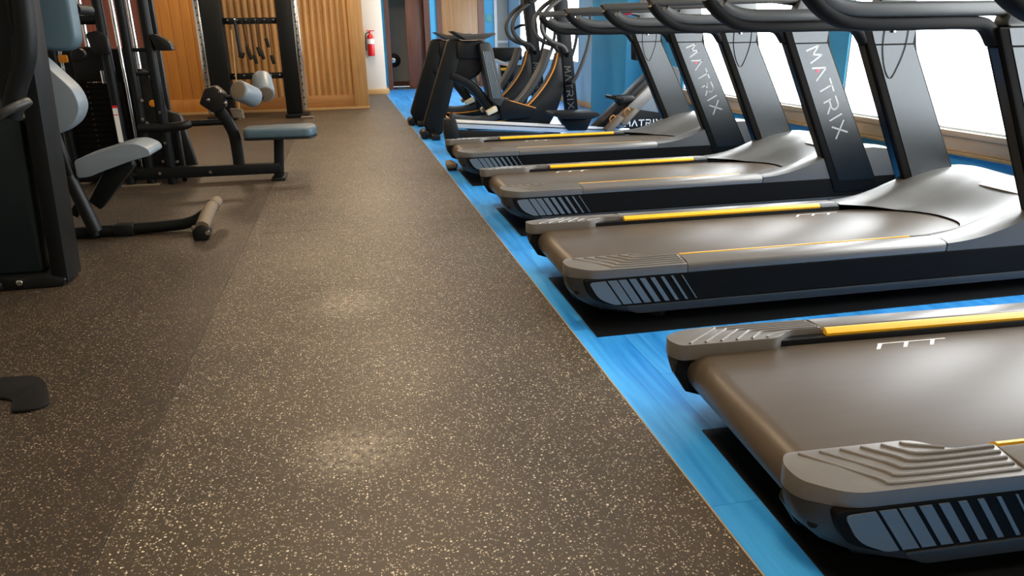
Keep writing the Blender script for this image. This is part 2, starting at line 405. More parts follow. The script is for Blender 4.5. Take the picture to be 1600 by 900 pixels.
# pilaster between the windows, wall behind it
structure(MB().box(3.55, WX - 0.001, 9.28, 10.68, 0, CZ, 0.004).build('trim_6', M_wall))
structure(MB().box(WX - 0.02, WX - 0.001, 10.7, YF - 0.02, 0.0, 0.09, 0.003).build('baseboard_right', M_trim))
# far wall with doorway
mb = MB()
mb.box(XL, 1.06, YF, YF + 0.15, 0, CZ); mb.box(1.88, WX + 0.25, YF, YF + 0.15, 0, CZ); mb.box(1.06, 1.88, YF, YF + 0.15, 2.15, CZ)
structure(mb.build('wall_far', M_wall, smooth=0))
structure(MB().box(XL - 0.15, XL, YB, 22, 0, CZ).build('wall_left', M_cream, smooth=0))
structure(MB().box(XL, WX + 0.25, YB - 0.15, YB, 0, CZ).build('wall_behind', M_cream, smooth=0))
# cream column with baseboard
structure(MB().box(0.42, 0.84, 16.4, YF - 0.005, 0, CZ, 0.003).build('trim_7', M_cream))
structure(MB().box(0.4, 0.86, 16.375, 16.398, 0, 0.11, 0.004).build('baseboard_far', M_trim))
structure(MB().box(0.846, 0.9, 16.4, YF - 0.005, 0, 0.1, 0.004).build('baseboard_side', M_trim))
# doorway: frame, grey lobby behind, dark open leaf
d1 = MB()
d1.box(0.97, 1.075, YF - 0.06, YF + 0.17, 0, 2.25); d1.box(1.865, 2.0, YF - 0.06, YF + 0.17, 0, 2.25); d1.box(1.075, 1.865, YF - 0.06, YF + 0.17, 2.13, 2.25)
d1 = structure(d1.build('door_1', M_mahog, smooth=0))
MB().box(1.46, 1.86, YF + 0.1, YF + 0.15, 0.01, 2.12, 0.004).build('door_leaf', M_mahog, d1)
MB().box(1.075, 1.865, YF - 0.03, YF + 0.16, -0.006, 0.004).build('threshold', M_roomf, d1)
lb_ = MB(); lb_.box(0.6, 2.5, 18.9, 19.0, 0, CZ); lb_.box(0.6, 0.7, YF + 0.15, 18.9, 0, CZ); lb_.box(2.4, 2.5, YF + 0.15, 18.9, 0, CZ)
structure(lb_.build('wall_lobby', M_ggreen, smooth=0))
structure(MB().box(0.7, 2.4, 18.86, 18.9, 0, 0.12).build('baseboard_lobby', M_mahog, smooth=0))
# round fitting inside the lobby
rf = thing('wall_fitting', 'round black and chrome disc fitting on grey wall seen through far doorway', 'fitting', (1.19, 18.89, 0.62))
MB().cyl((1.19, 18.9, 0.62), (1.19, 18.84, 0.62), 0.16, n=28, bev=0.015).build('rim', M_black, rf)
MB().cyl((1.17, 18.86, 0.62), (1.17, 18.8, 0.62), 0.105, 0.06, n=28, bev=0.01).build('disc', M_chrome, rf)
# brown door
d2 = MB()
d2.box(2.16, 2.27, YF - 0.05, YF - 0.001, 0, 2.2); d2.box(3.12, 3.27, YF - 0.05, YF - 0.001, 0, 2.2); d2.box(2.27, 3.12, YF - 0.05, YF - 0.001, 2.1, 2.2)
d2 = structure(d2.build('door_2', M_mahog, smooth=0))
MB().box(2.275, 3.115, YF - 0.035, YF - 0.002, 0.12, 2.095, 0.004).build('door_leaf', M_door, d2)
MB().box(2.275, 3.115, YF - 0.045, YF - 0.002, 0.005, 0.118, 0.004).build('kick_board', M_mahog, d2)
k = MB(); k.cyl((2.95, YF - 0.036, 1.0), (2.95, YF - 0.09, 1.0), 0.022, n=14); k.cyl((2.95, YF - 0.08, 1.0), (2.84, YF - 0.08, 1.0), 0.012, n=10)
k.build('door_handle', M_chrome, d2)
MB().box(3.3, 3.48, YF - 0.02, YF - 0.002, 1.45, 1.62, 0.004).build('notice_plate', mat('teal_plate', (0.06, 0.33, 0.38), 0.4), bpy.data.objects['wall_far'])
# glazed door next to the corner
d3 = MB()
d3.box(3.5, 3.57, YF - 0.07, YF - 0.003, 0, 2.3, 0.004); d3.box(3.57, 3.83, YF - 0.05, YF - 0.003, 0.98, 1.04, 0.004); d3.box(3.57, 3.83, YF - 0.05, YF - 0.003, 2.2, 2.3, 0.004)
d3 = structure(d3.build('door_3', M_frame))
MB().box(3.575, 3.83, YF - 0.03, YF - 0.012, 0.02, 2.19).build('door_panel', M_ggreen, d3, smooth=0)  # opaque sheet, its grey-green stands in for the reflection in the door glass

# ------------------------------------------------------------------ slatted timber partition
pt = structure(MB().box(-2.97, 0.34, 13.14, 13.36, 0, CZ).build('wall_partition', M_slatx, smooth=0))
MB().box(0.115, 0.352, 13.07, 13.37, 0.045, CZ - 0.001, 0.006).build('stile', M_slat, pt)
MB().box(-2.0, 0.113, 13.085, 13.14, 0.045, 0.24, 0.006).build('bottom_rail', M_slatx, pt)
MB().box(-2.97, 0.36, 13.055, 13.14, 0.0, 0.043, 0.004).build('plinth', M_trim, pt)
prof = [(0, 0.0), (0.004, -0.018), (0.018, -0.034), (0.04, -0.042), (0.06, -0.038), (0.076, -0.02), (0.084, 0.0)]
sl = None; x = 0.022
while x > -2.0:
    if sl is None:
        sl = MB().prism([(a, b) for a, b in prof], 'xy', 0.242, CZ - 0.002).build('slat', M_slat, pt, smooth=60); sl.location = (x, 13.139, 0)
    else: share(sl, (x, 13.139, 0), pt)
    x -= 0.104
x = -2.02; bd = None
while x > -2.95:
    if bd is None:
        bd = MB().box(-0.148, 0, -0.03, 0, 0.25, CZ - 0.002, 0.003).build('board', M_board, pt); bd.location = (x, 13.139, 0)
    else: share(bd, (x, 13.139, 0), pt)
    x -= 0.151
MB().box(-2.97, -2.02, 13.09, 13.14, 0.045, 0.248, 0.006).build('base_board', M_board, pt)
# red brown panelling further left
pr = structure(MB().box(XL, -2.975, 13.2, 13.36, 0, CZ).build('wall_panelled', M_red, smooth=0))
bd = None; x = -2.99
while x > -4.9:
    if bd is None:
        bd = MB().box(-0.196, 0, -0.02, 0, 0.02, CZ - 0.002, 0.004).build('board', M_red, pr); bd.location = (x, 13.199, 0)
    else: share(bd, (x, 13.199, 0), pr)
    x -= 0.2

# ------------------------------------------------------------------ ceiling lamps
def lamp(x, y):
    c = bpy.data.objects['ceiling']
    f = MB().box(x - 0.32, x + 0.32, y - 0.32, y + 0.32, CZ - 0.03, CZ - 0.0005, 0.004).build('lamp_frame', M_frame, c)
    MB().box(x - 0.29, x + 0.29, y - 0.29, y + 0.29, CZ - 0.036, CZ - 0.0305).build('lamp_diffuser', M_lamp, f, smooth=0)
    l = bpy.data.lights.new('ceiling_lamp', 'AREA'); l.shape = 'SQUARE'; l.size = 0.56; l.energy = LAMP_W; l.color = LAMP_C
    o = bpy.data.objects.new('ceiling_lamp', l); COL.objects.link(o); o.location = (x, y, CZ - 0.045)
for y in (-2.4, 0.4, 3.2, 6.0, 8.8, 11.6):
    lamp(0.1, y)
lamp(-2.2, 11.0)
lamp(0.6, 14.6)  # unseen extra lamp, added to warm the cream column

# ================================================================== treadmills
def W(x): return x - 0.77
def make_treadmill():
    T = thing('treadmill', '', 'treadmill', (0, 0, 0), local=True)
    # deck body under the belt
    MB().box(0.22, 2.85, -0.42, 0.42, 0.065, 0.2, 0.01).build('deck', M_black, T)
    # belt
    pf = []
    for i in range(13):
        a = math.pi / 2 + math.pi * i / 12
        pf.append((0.19 + 0.062 * math.cos(a), 0.166 + 0.062 * math.sin(a)))
    for i in range(9):
        a = -math.pi / 2 + math.pi * i / 8
        pf.append((2.4 + 0.062 * math.cos(a), 0.166 + 0.062 * math.sin(a)))
    MB().prism(pf, 'xz', -0.318, 0.318, 0.006, 2).build('running_belt', M_belt, T, smooth=50)
    for s in (-1, 1):
        for i in range(3):
            x0 = 0.70 + 0.09 * i
            MB().prism([(x0, s * 0.238), (x0 + 0.013, s * 0.238), (x0 + 0.043, s * 0.272), (x0 + 0.028, s * 0.272)], 'xy', 0.2281, 0.2286).build('belt_dash', M_white_p, T, 'white slanted dash printed on the belt', smooth=0)
        MB().prism([(0.728, s * 0.272), (0.96, s * 0.272), (0.96, s * 0.276), (0.728, s * 0.276)], 'xy', 0.2281, 0.2286).build('belt_line', M_white_p, T, 'thin white line printed on the belt', smooth=0)
    for s in (-1, 1):
        sgn = lambda pts: [(a, s * b) for a, b in pts]
        # step cap: broad ribbed rear end of the rail
        plan = fillet([(0.10, 0.3), (0.075, 0.345), (0.085, 0.395), (0.17, 0.452), (0.58, 0.455), (0.58, 0.352), (0.47, 0.352), (0.41, 0.3)], [0.02, 0.03, 0.03, 0.06, 0.001, 0.001, 0.03, 0.03])
        cap = MB().prism(sgn(plan), 'xy', 0.214, 0.264, 0.012, 3).build('step_cap', M_cap, T)
        drop = lambda yy: 0.013 * max(0.0, (abs(yy) - 0.36) / 0.095)
        for v in cap.data.vertices:
            if v.co.z > 0.24: v.co.z -= drop(v.co.y)
        for k in range(6):
            yb = 0.436 - 0.0195 * k; xs = 0.13 + 0.05 * k; xb = xs + (yb - 0.306) * 1.15
            path = [(xs, s * 0.31, 0.2635), (xb - 0.03, s * (yb - 0.02), 0.2635), (xb + 0.012, s * yb, 0.2635), (0.572, s * yb, 0.2635)]
            path = [(a_, b_, c_ - drop(b_)) for a_, b_, c_ in path]
            if k == 5: path = path[:2] + [(0.46, s * 0.345, 0.2635)]
            MB().tube(smooth_path(path, 4), 0.0052, 8).build('tread_ridge', M_cap, cap)
        # main rail
        MB().prism([(s * 0.352, 0.222), (s * 0.352, 0.255), (s * 0.362, 0.264), (s * 0.43, 0.26), (s * 0.45, 0.252), (s * 0.455, 0.242), (s * 0.455, 0.214), (s * 0.42, 0.214)], 'yz', 0.583, 1.806, 0.003, 2).build('side_rail', M_cap, T)
        MB().prism([(s * 0.33, 0.236), (s * 0.327, 0.2525), (s * 0.343, 0.2638), (s * 0.3515, 0.2638), (s * 0.3515, 0.236)], 'yz', 0.59, 1.7).build('accent_strip', M_yel, T, 'yellow strip along the inner side of the rail')
        MB().prism([(s * 0.33, 0.236), (s * 0.322, 0.248), (s * 0.342, 0.263), (s * 0.3515, 0.263), (s * 0.3515, 0.236)], 'yz', 1.703, 1.806).build('strip_end', M_dgrey, T)
        MB().box(0.42, 1.806, min(s * 0.319, s * 0.35), max(s * 0.319, s * 0.35), 0.2, 0.244).build('rail_gasket', M_black, T)
        # end cap below the step
        rings = []
        for z, xr in ((0.213, 0.085), (0.19, 0.088), (0.16, 0.098), (0.13, 0.118), (0.1, 0.15), (0.075, 0.195), (0.056, 0.26)):
            k_ = min(1.0, 0.35 + (0.213 - z) * 6)
            pl_ = [(xr + 0.012, 0.322), (xr - 0.006, 0.345), (xr + 0.004, 0.39), (xr + 0.04, 0.425), (xr + 0.1, 0.447), (0.36, 0.451), (0.4, 0.43), (0.4, 0.322)]
            rings.append([(a, s * b, z) for a, b in pl_])
        ec = MB().loft(rings).build('end_cap', M_dgrey, T, smooth=60)
        bh = MB(); bh.cyl((0.122, s * 0.406, 0.152), (0.135, s * 0.393, 0.152), 0.011, n=14); bh.build('bolt_hole', M_grip, ec)
        # roller cheek at the inner side
        MB().prism([(0.10, 0.21), (0.09, 0.165), (0.13, 0.1), (0.2, 0.075), (0.3, 0.1), (0.3, 0.21)], 'xz', min(s * 0.319, s * 0.34), max(s * 0.319, s * 0.34)).build('roller_cheek', M_black, T)
        # long side panel with fading reflector slats
        pp = fillet([(0.135, 0.213), (2.95, 0.213), (2.95, 0.09), (0.27, 0.09), (0.165, 0.135)], [0.02, 0.01, 0.01, 0.05, 0.07])
        sp = MB().prism(pp, 'xz', min(s * 0.43, s * 0.4545), max(s * 0.43, s * 0.4545), 0.003, 1).build('side_panel', M_panel, T)
        y0, y1 = (s * 0.4546, s * 0.4572) if s > 0 else (s * 0.4572, s * 0.4546)
        sh = 0.072
        first = fillet([(0.158, 0.203), (0.228, 0.205), (0.228 + sh, 0.098), (0.27, 0.098), (0.2, 0.13)], [0.018, 0.002, 0.002, 0.03, 0.05])
        MB().prism(first, 'xz', y0, y1).build('reflector_slat', M_slatg, sp)
        for k in range(8):
            xa = 0.236 + 0.0455 * k; wd = 0.036 * (1 - k / 7.6) + 0.003
            MB().prism([(xa, 0.205), (xa + wd, 0.205), (xa + wd + sh, 0.098), (xa + sh, 0.098)], 'xz', y0, y1).build('reflector_slat', M_slatg, sp)
        # lower rail
        MB().prism(fillet([(0.31, 0.088), (2.95, 0.088), (2.95, 0.052), (0.36, 0.052)], [0.02, 0.01, 0.01, 0.04]), 'xz', min(s * 0.4, s * 0.456), max(s * 0.4, s * 0.456), 0.006, 2).build('lower_rail', M_dgrey, T)
        for xf in (0.5, 2.7):
            f = MB(); f.cyl((xf, s * 0.34, -0.0015), (xf, s * 0.34, 0.02), 0.045, n=16, bev=0.004); f.cyl((xf, s * 0.34, 0.02), (xf, s * 0.34, 0.07), 0.016, n=10); f.box(xf - 0.1, xf + 0.14, s * 0.34 - 0.05, s * 0.34 + 0.05, 0.04, 0.066, 0.004)
            f.build('foot', M_black, T)
    # motor cover
    def interp(x, tab):
        for (a, za), (b, zb) in zip(tab, tab[1:]):
            if x <= b:
                t = (x - a) / (b - a); return za + (zb - za) * t
        return tab[-1][1]
    def smo(a, b, x):
        t = max(0, min(1, (x - a) / (b - a))); return t * t * (3 - 2 * t)
    base = [(1.81, 0.262), (1.9, 0.268), (2.0, 0.284), (2.1, 0.312), (2.2, 0.348), (2.3, 0.382), (2.4, 0.406), (2.5, 0.418), (2.6, 0.42), (2.7, 0.408), (2.8, 0.38), (2.88, 0.338), (2.94, 0.28), (2.975, 0.2)]
    rows = []; NY = 48; NX = 34
    for j in range(NY + 1):
        y = -0.455 + 0.91 * j / NY; ay = abs(y)
        xl = 2.2 - 0.36 * (ay / 0.31) ** 2.6 if ay <= 0.312 else 1.81
        row = []
        for i in range(NX + 1):
            x = xl + (2.975 - xl) * i / NX
            zs = interp(x, base)
            xl0 = 2.2 - 0.36 * (min(ay, 0.31) / 0.31) ** 2.6
            zc = 0.236 + (0.405 - 0.236) * smo(xl0 - 0.02, 2.62, x) if x < 2.62 else zs - 0.015 * (1 - smo(2.62, 2.9, x))
            wv = smo(0.2, 0.37, ay)
            z = zc * (1 - wv) + zs * wv
            if ay > 0.42: z -= 0.012 * smo(0.42, 0.455, ay)
            row.append((x, y, z))
        e = -0.4551 if j == 0 else 0.4551
        rows.append(row)
    hb = MB(); hb.grid(rows)
    for j in (0, NY):      # side skirts
        hb.grid([rows[j], [(p[0], p[1], min(0.214, p[2])) for p in rows[j]]])
    hb.grid([[(r[-1][0], r[-1][1], r[-1][2]) for r in rows], [(r[-1][0] - 0.02, r[-1][1], 0.07) for r in rows]])
    bmesh.ops.remove_doubles(hb.bm, verts=hb.bm.verts[:], dist=0.0004)
    bmesh.ops.recalc_face_normals(hb.bm, faces=hb.bm.faces[:])
    hd = hb.build('motor_cover', M_hood, T, smooth=50)
    lb = MB(); lb.prism([(2.47, -0.13), (2.52, -0.135), (2.52, 0.125), (2.47, 0.12)], 'xy', -0.002, 0.002, 0, 1)
    # label follows the cover
    lo = lb.build('warning_label', M_frame, hd, 'white label on the motor cover'); 
    for v in lo.data.vertices: v.co.z += 0.236 + (0.405 - 0.236) * smo(2.18, 2.62, v.co.x) + 0.009
    # uprights
    for s in (-1, 1):
        ya, yb = s * 0.378, s * 0.463
        lo_, hi_ = min(ya, yb), max(ya, yb)
        poly = fillet([(W(2.62), 1.15), (W(2.93), 1.15), (W(2.955), 1.04), (W(3.46), 0.12), (W(3.12), 0.12)], 0.012, 2)
        up = MB().prism(poly, 'xz', lo_, hi_, 0.008, 2).build('upright', M_panel, T)
        def shift(z, f): return (W(2.62) + (1.15 - z) * 0.4854, W(2.955) + (1.04 - z) * 0.549)[f]
        for side in (0, 1):
            yy = lo_ - 0.003 if side == 0 else hi_ - 0.0005
            zt, zb_ = 1.07, 0.2
            q = [(shift(zt, 0) + 0.045, zt), (shift(zt, 1) - 0.014, zt), (shift(zb_, 1) - 0.014, zb_), (shift(zb_, 0) + 0.05, zb_)]
            MB().prism(q, 'xz', yy, yy + 0.0035).build('face_plate', M_upr, up)
            MB().prism(fillet([(shift(1.14, 0) + 0.045, 1.145), (W(2.922), 1.145), (shift(1.08, 1) - 0.014, 1.078), (shift(1.08, 0) + 0.045, 1.078)], 0.003, 1), 'xz', yy, yy + 0.0035).build('collar_plate', M_upr, up)
        # rear strip
        M4 = Matrix.Identity(4)
        r0, r1 = Vector((shift(1.07, 0), 0, 1.07)), Vector((shift(0.2, 0), 0, 0.2))
        nrm = Vector((-0.9, 0, -0.437)).normalized()
        t = MB(); yl, yh = lo_ + 0.02, hi_ - 0.02
        q = [r0 + nrm * 0.0005, r1 + nrm * 0.0005, r1 + nrm * 0.004, r0 + nrm * 0.004]
        t.prism([(p.x, p.z) for p in q], 'xz', yl, yh); t.build('rear_strip', M_upr, up)
        if s < 0:
            adv = Vector((0.52, 0, -1)).normalized(); upv = Vector((1, 0, 0.52)).normalized()
            st = Vector((W(2.84) - 0.055, lo_ - 0.0031, 1.03))
            wm = wordmark(st, adv, upv, (0, -1, 0), 0.62, 0.085, 0.13).build('lettering', M_grey_p, up, 'silver letters running down the outer face', smooth=0)
            dot = MB(); c = st + adv * (0.62 * 0.243) + upv * 0.025
            dot.cyl(c, c + Vector((0, -0.0015, 0)), 0.011, n=12); dot.build('letter_dot', M_redp, up)
        # handle
        yc = s * 0.412
        sect = ell(0.03, 0.026, 14, 0.55)
        arm = MB().tube(smooth_path([(W(1.765), yc, 1.318), (W(1.80), yc, 1.322), (W(2.2), yc, 1.33), (W(2.62), yc, 1.335), (W(2.8), yc, 1.335)], 4), [0.75] + [1.0] * 16, sect=sect, up=(0, 0, 1))
        arm.build('armrest', M_arm, T)
        gp = smooth_path([(W(1.775), yc, 1.305), (W(1.80), yc, 1.272), (W(1.86), yc, 1.222), (W(1.94), yc, 1.184), (W(2.04), yc, 1.17), (W(2.2), yc, 1.168), (W(2.5), yc, 1.168), (W(2.6), yc, 1.155), (W(2.66), yc, 1.09)], 5)
        MB().tube(gp, 1.0, sect=ell(0.033, 0.026, 14, 0.6), up=(0, 0, 1)).build('handle_grip', M_grip, T)
        MB().tube(smooth_path([(W(1.85), yc, 1.275), (W(1.90), yc, 1.245), (W(1.98), yc, 1.226), (W(2.1), yc, 1.222), (W(2.55), yc, 1.222), (W(2.85), yc, 1.222)], 5), 1.0, sect=ell(0.033, 0.03, 14, 0.6), up=(0, 0, 1)).build('handle_frame', M_hf, T)
        MB().prism(fillet([(W(2.66), 1.15), (W(2.93), 1.15), (W(2.9), 1.36), (W(2.86), 1.56), (W(2.76), 1.56), (W(2.72), 1.34)], 0.03, 3), 'xz', s * 0.38 if s > 0 else s * 0.456, s * 0.456 if s > 0 else s * 0.38, 0.008, 2).build('mast', M_hf, T)
    # heart-rate crossbar with the red stop key, console above
    MB().tube(smooth_path([(W(2.72), -0.4, 1.31), (W(2.56), -0.3, 1.335), (W(2.48), 0, 1.345), (W(2.56), 0.3, 1.335), (W(2.72), 0.4, 1.31)], 6), 0.02, 10).build('crossbar', M_black, T)
    key = MB(); key.box(W(2.42), W(2.47), -0.035, 0.035, 1.3, 1.325, 0.006); key.build('stop_key', M_redp, T, 'red stop key')
    Mr = Matrix.Translation((W(2.82), 0, 1.62)) @ Matrix.Rotation(math.radians(-18), 4, 'Y')
    co = MB().box(-0.035, 0.035, -0.44, 0.44, -0.14, 0.2, 0.02, 3, M=Mr).build('console', M_black, T)
    MB().box(-0.039, -0.035, -0.26, 0.26, -0.1, 0.17, 0, 1, M=Mr).build('screen', M_mirror, co, smooth=0)
    # lanyard hanging on the far upright
    cd = smooth_path([(W(2.74), 0.371, 1.15), (W(2.745), 0.371, 1.05), (W(2.775), 0.371, 0.95), (W(2.815), 0.371, 0.905), (W(2.85), 0.371, 0.97), (W(2.875), 0.371, 1.06), (W(2.88), 0.371, 1.15)], 6)
    lan = MB().tube(cd, 0.0022, 6).build('safety_lanyard', M_black, T)
    MB().cyl((W(2.79), 0.374, 1.138), (W(2.79), 0.36, 1.138), 0.008, n=10, bev=0.002).build('hook', M_chrome, lan)
    return T

T = make_treadmill()
TREADS = [((0.795, 1.55), -3.4, 'nearest treadmill, wide dark belt filling the right foreground, cut off by the frame'),
          ((0.735, 3.10), -1.0, 'second nearest treadmill, whole rear end and reflector slats in view'),
          ((0.79, 4.70), 0.0, 'third treadmill from the front, between second nearest and farthest'),
          ((0.76, 6.33), 0.5, 'farthest treadmill, smallest in view, next to the rowing machine')]
for i, ((x, y), a, lab) in enumerate(TREADS):
    o = T if i == 0 else copy_tree(T)
    o.location = (x, y, 0); o.rotation_euler = (0, 0, math.radians(a)); o['label'] = lab
    for ch in o.children:          # each belt has stopped somewhere else
        if ch.name.startswith('belt_'):
            ch.location.x = ((0, 0.8, -0.1, 0.1) if ch.data.vertices[0].co.y > 0 else (0.5, -0.1, 0.9, 0.4))[i]
    fm = MB().box(0.17, 2.9, -0.53, 0.25, -0.006, -0.002).build('floor_mat', M_black, smooth=0)
    fm.location = o.location; fm.rotation_euler = (0, 0, math.radians(a * 0.6))
    single(fm, 'thin black mat on the blue floor under the ' + ('nearest', 'second nearest', 'third', 'farthest')[i] + ' treadmill', 'mat', 'mats under the treadmills')
    o['group'] = 'treadmills in a row on the blue floor'

# ================================================================== rowing machine
R = thing('rowing_machine', 'rowing machine with silver rail and low black seat behind farthest treadmill', 'rowing machine', (0.97, 7.7, 0))
Y = 7.7
mrail = Matrix.Identity(4)
MB().prism([(0.99, 0.335), (3.0, 0.162), (3.0, 0.085), (0.99, 0.255)], 'xz', Y - 0.045, Y + 0.045, 0.006, 2).build('rail', M_alu, R, 'silver aluminium rail')
MB().prism([(1.0, 0.31), (3.0, 0.138), (3.0, 0.128), (1.0, 0.3)], 'xz', Y - 0.049, Y - 0.0455).build('rail_groove', M_dgrey, R)
MB().prism([(1.1, 0.22), (3.0, 0.07), (3.0, 0.01), (1.1, 0.02)], 'xz', Y - 0.04, Y + 0.04, 0.01, 2).build('base_beam', M_black, R)
rr = MB(); rr.prism([(0.96, 0.345), (1.08, 0.335), (1.1, 0.24), (1.13, 0.02), (0.98, 0.02), (0.95, 0.2)], 'xz', Y - 0.06, Y + 0.06, 0.012, 2); rr.box(1.0, 1.12, Y - 0.24, Y + 0.24, -0.006, 0.05, 0.01)
rr.build('rear_leg', M_black, R)
st = MB()
st.prism(fillet([(2.1, 0.375), (2.6, 0.36), (2.62, 0.33), (2.53, 0.295), (2.2, 0.305), (2.09, 0.345)], 0.02, 3), 'xz', Y - 0.16, Y + 0.16, 0.015, 3)
seat = st.build('seat', M_black, R)
MB().prism([(2.2, 0.3), (2.56, 0.29), (2.5, 0.165), (2.29, 0.17)], 'xz', Y - 0.07, Y + 0.07, 0.01, 2).build('carriage', M_steel, R)
MB().prism(fillet([(2.6, 0.16), (3.36, 0.85), (3.56, 0.78), (3.62, 0.4), (3.68, 0.08), (2.65, 0.06)], 0.03, 3), 'xz', Y - 0.02, Y + 0.2, 0.01, 2).build('front_housing', M_black, R)
MB().prism([(2.74, 0.21), (3.3, 0.73), (3.4, 0.66), (2.9, 0.17)], 'xz', Y - 0.1, Y - 0.021, 0.012, 2).build('guide_arm', M_cap, R)
MB().prism(fillet([(3.1, 0.36), (3.38, 0.62), (3.46, 0.3)], 0.04, 4), 'xz', Y - 0.026, Y - 0.0201).build('side_inlay', M_slatg, R)
for dx, dz in ((0, 0), (0.16, 0.07)):
    fp = MB(); fp.prism(fillet([(2.66 + dx, 0.18 + dz), (2.82 + dx, 0.33 + dz), (2.86 + dx, 0.29 + dz), (2.71 + dx, 0.14 + dz)], 0.012, 2), 'xz', Y - 0.24, Y - 0.11, 0.008)
    pd = fp.build('footplate', M_tan, R)
    MB().tube(smooth_path([(2.73 + dx, Y - 0.175, 0.245 + dz), (2.72 + dx, Y - 0.175, 0.29 + dz), (2.755 + dx, Y - 0.175, 0.325 + dz), (2.785 + dx, Y - 0.175, 0.29 + dz)], 4), 0.009, 8).build('foot_strap', mat('amber_strap', (0.36, 0.17, 0.04), 0.6), pd, 'amber strap')
h = MB(); h.cyl((2.83, Y - 0.28, 0.49), (2.83, Y + 0.24, 0.49), 0.022, n=12, bev=0.004); h.prism([(2.8, 0.52), (3.02, 0.52), (3.06, 0.46), (2.86, 0.42)], 'xz', Y - 0.09, Y + 0.05, 0.02, 3)
h.build('pull_handle', M_black, R)
mo = MB(); mo.tube(smooth_path([(3.4, Y + 0.05, 0.74), (3.26, Y + 0.05, 0.86), (3.1, Y + 0.05, 0.95)], 4), 0.022, 8); mo.prism([(3.03, 1.1), (3.08, 1.1), (3.09, 0.87), (3.04, 0.88)], 'xz', Y - 0.03, Y + 0.1, 0.01, 2)
mon = mo.build('monitor', M_black, R)
wordmark((2.955, Y - 0.0202, 0.185), (1, 0, 0), (0, 0, 1), (0, -1, 0), 0.42, 0.06, 0.2).build('lettering', M_white_p, R, 'white wordmark on the dark side plate', smooth=0)
MB().box(3.3, 3.42, Y - 0.25, Y + 0.25, -0.006, 0.055, 0.01).build('front_foot', M_black, R)

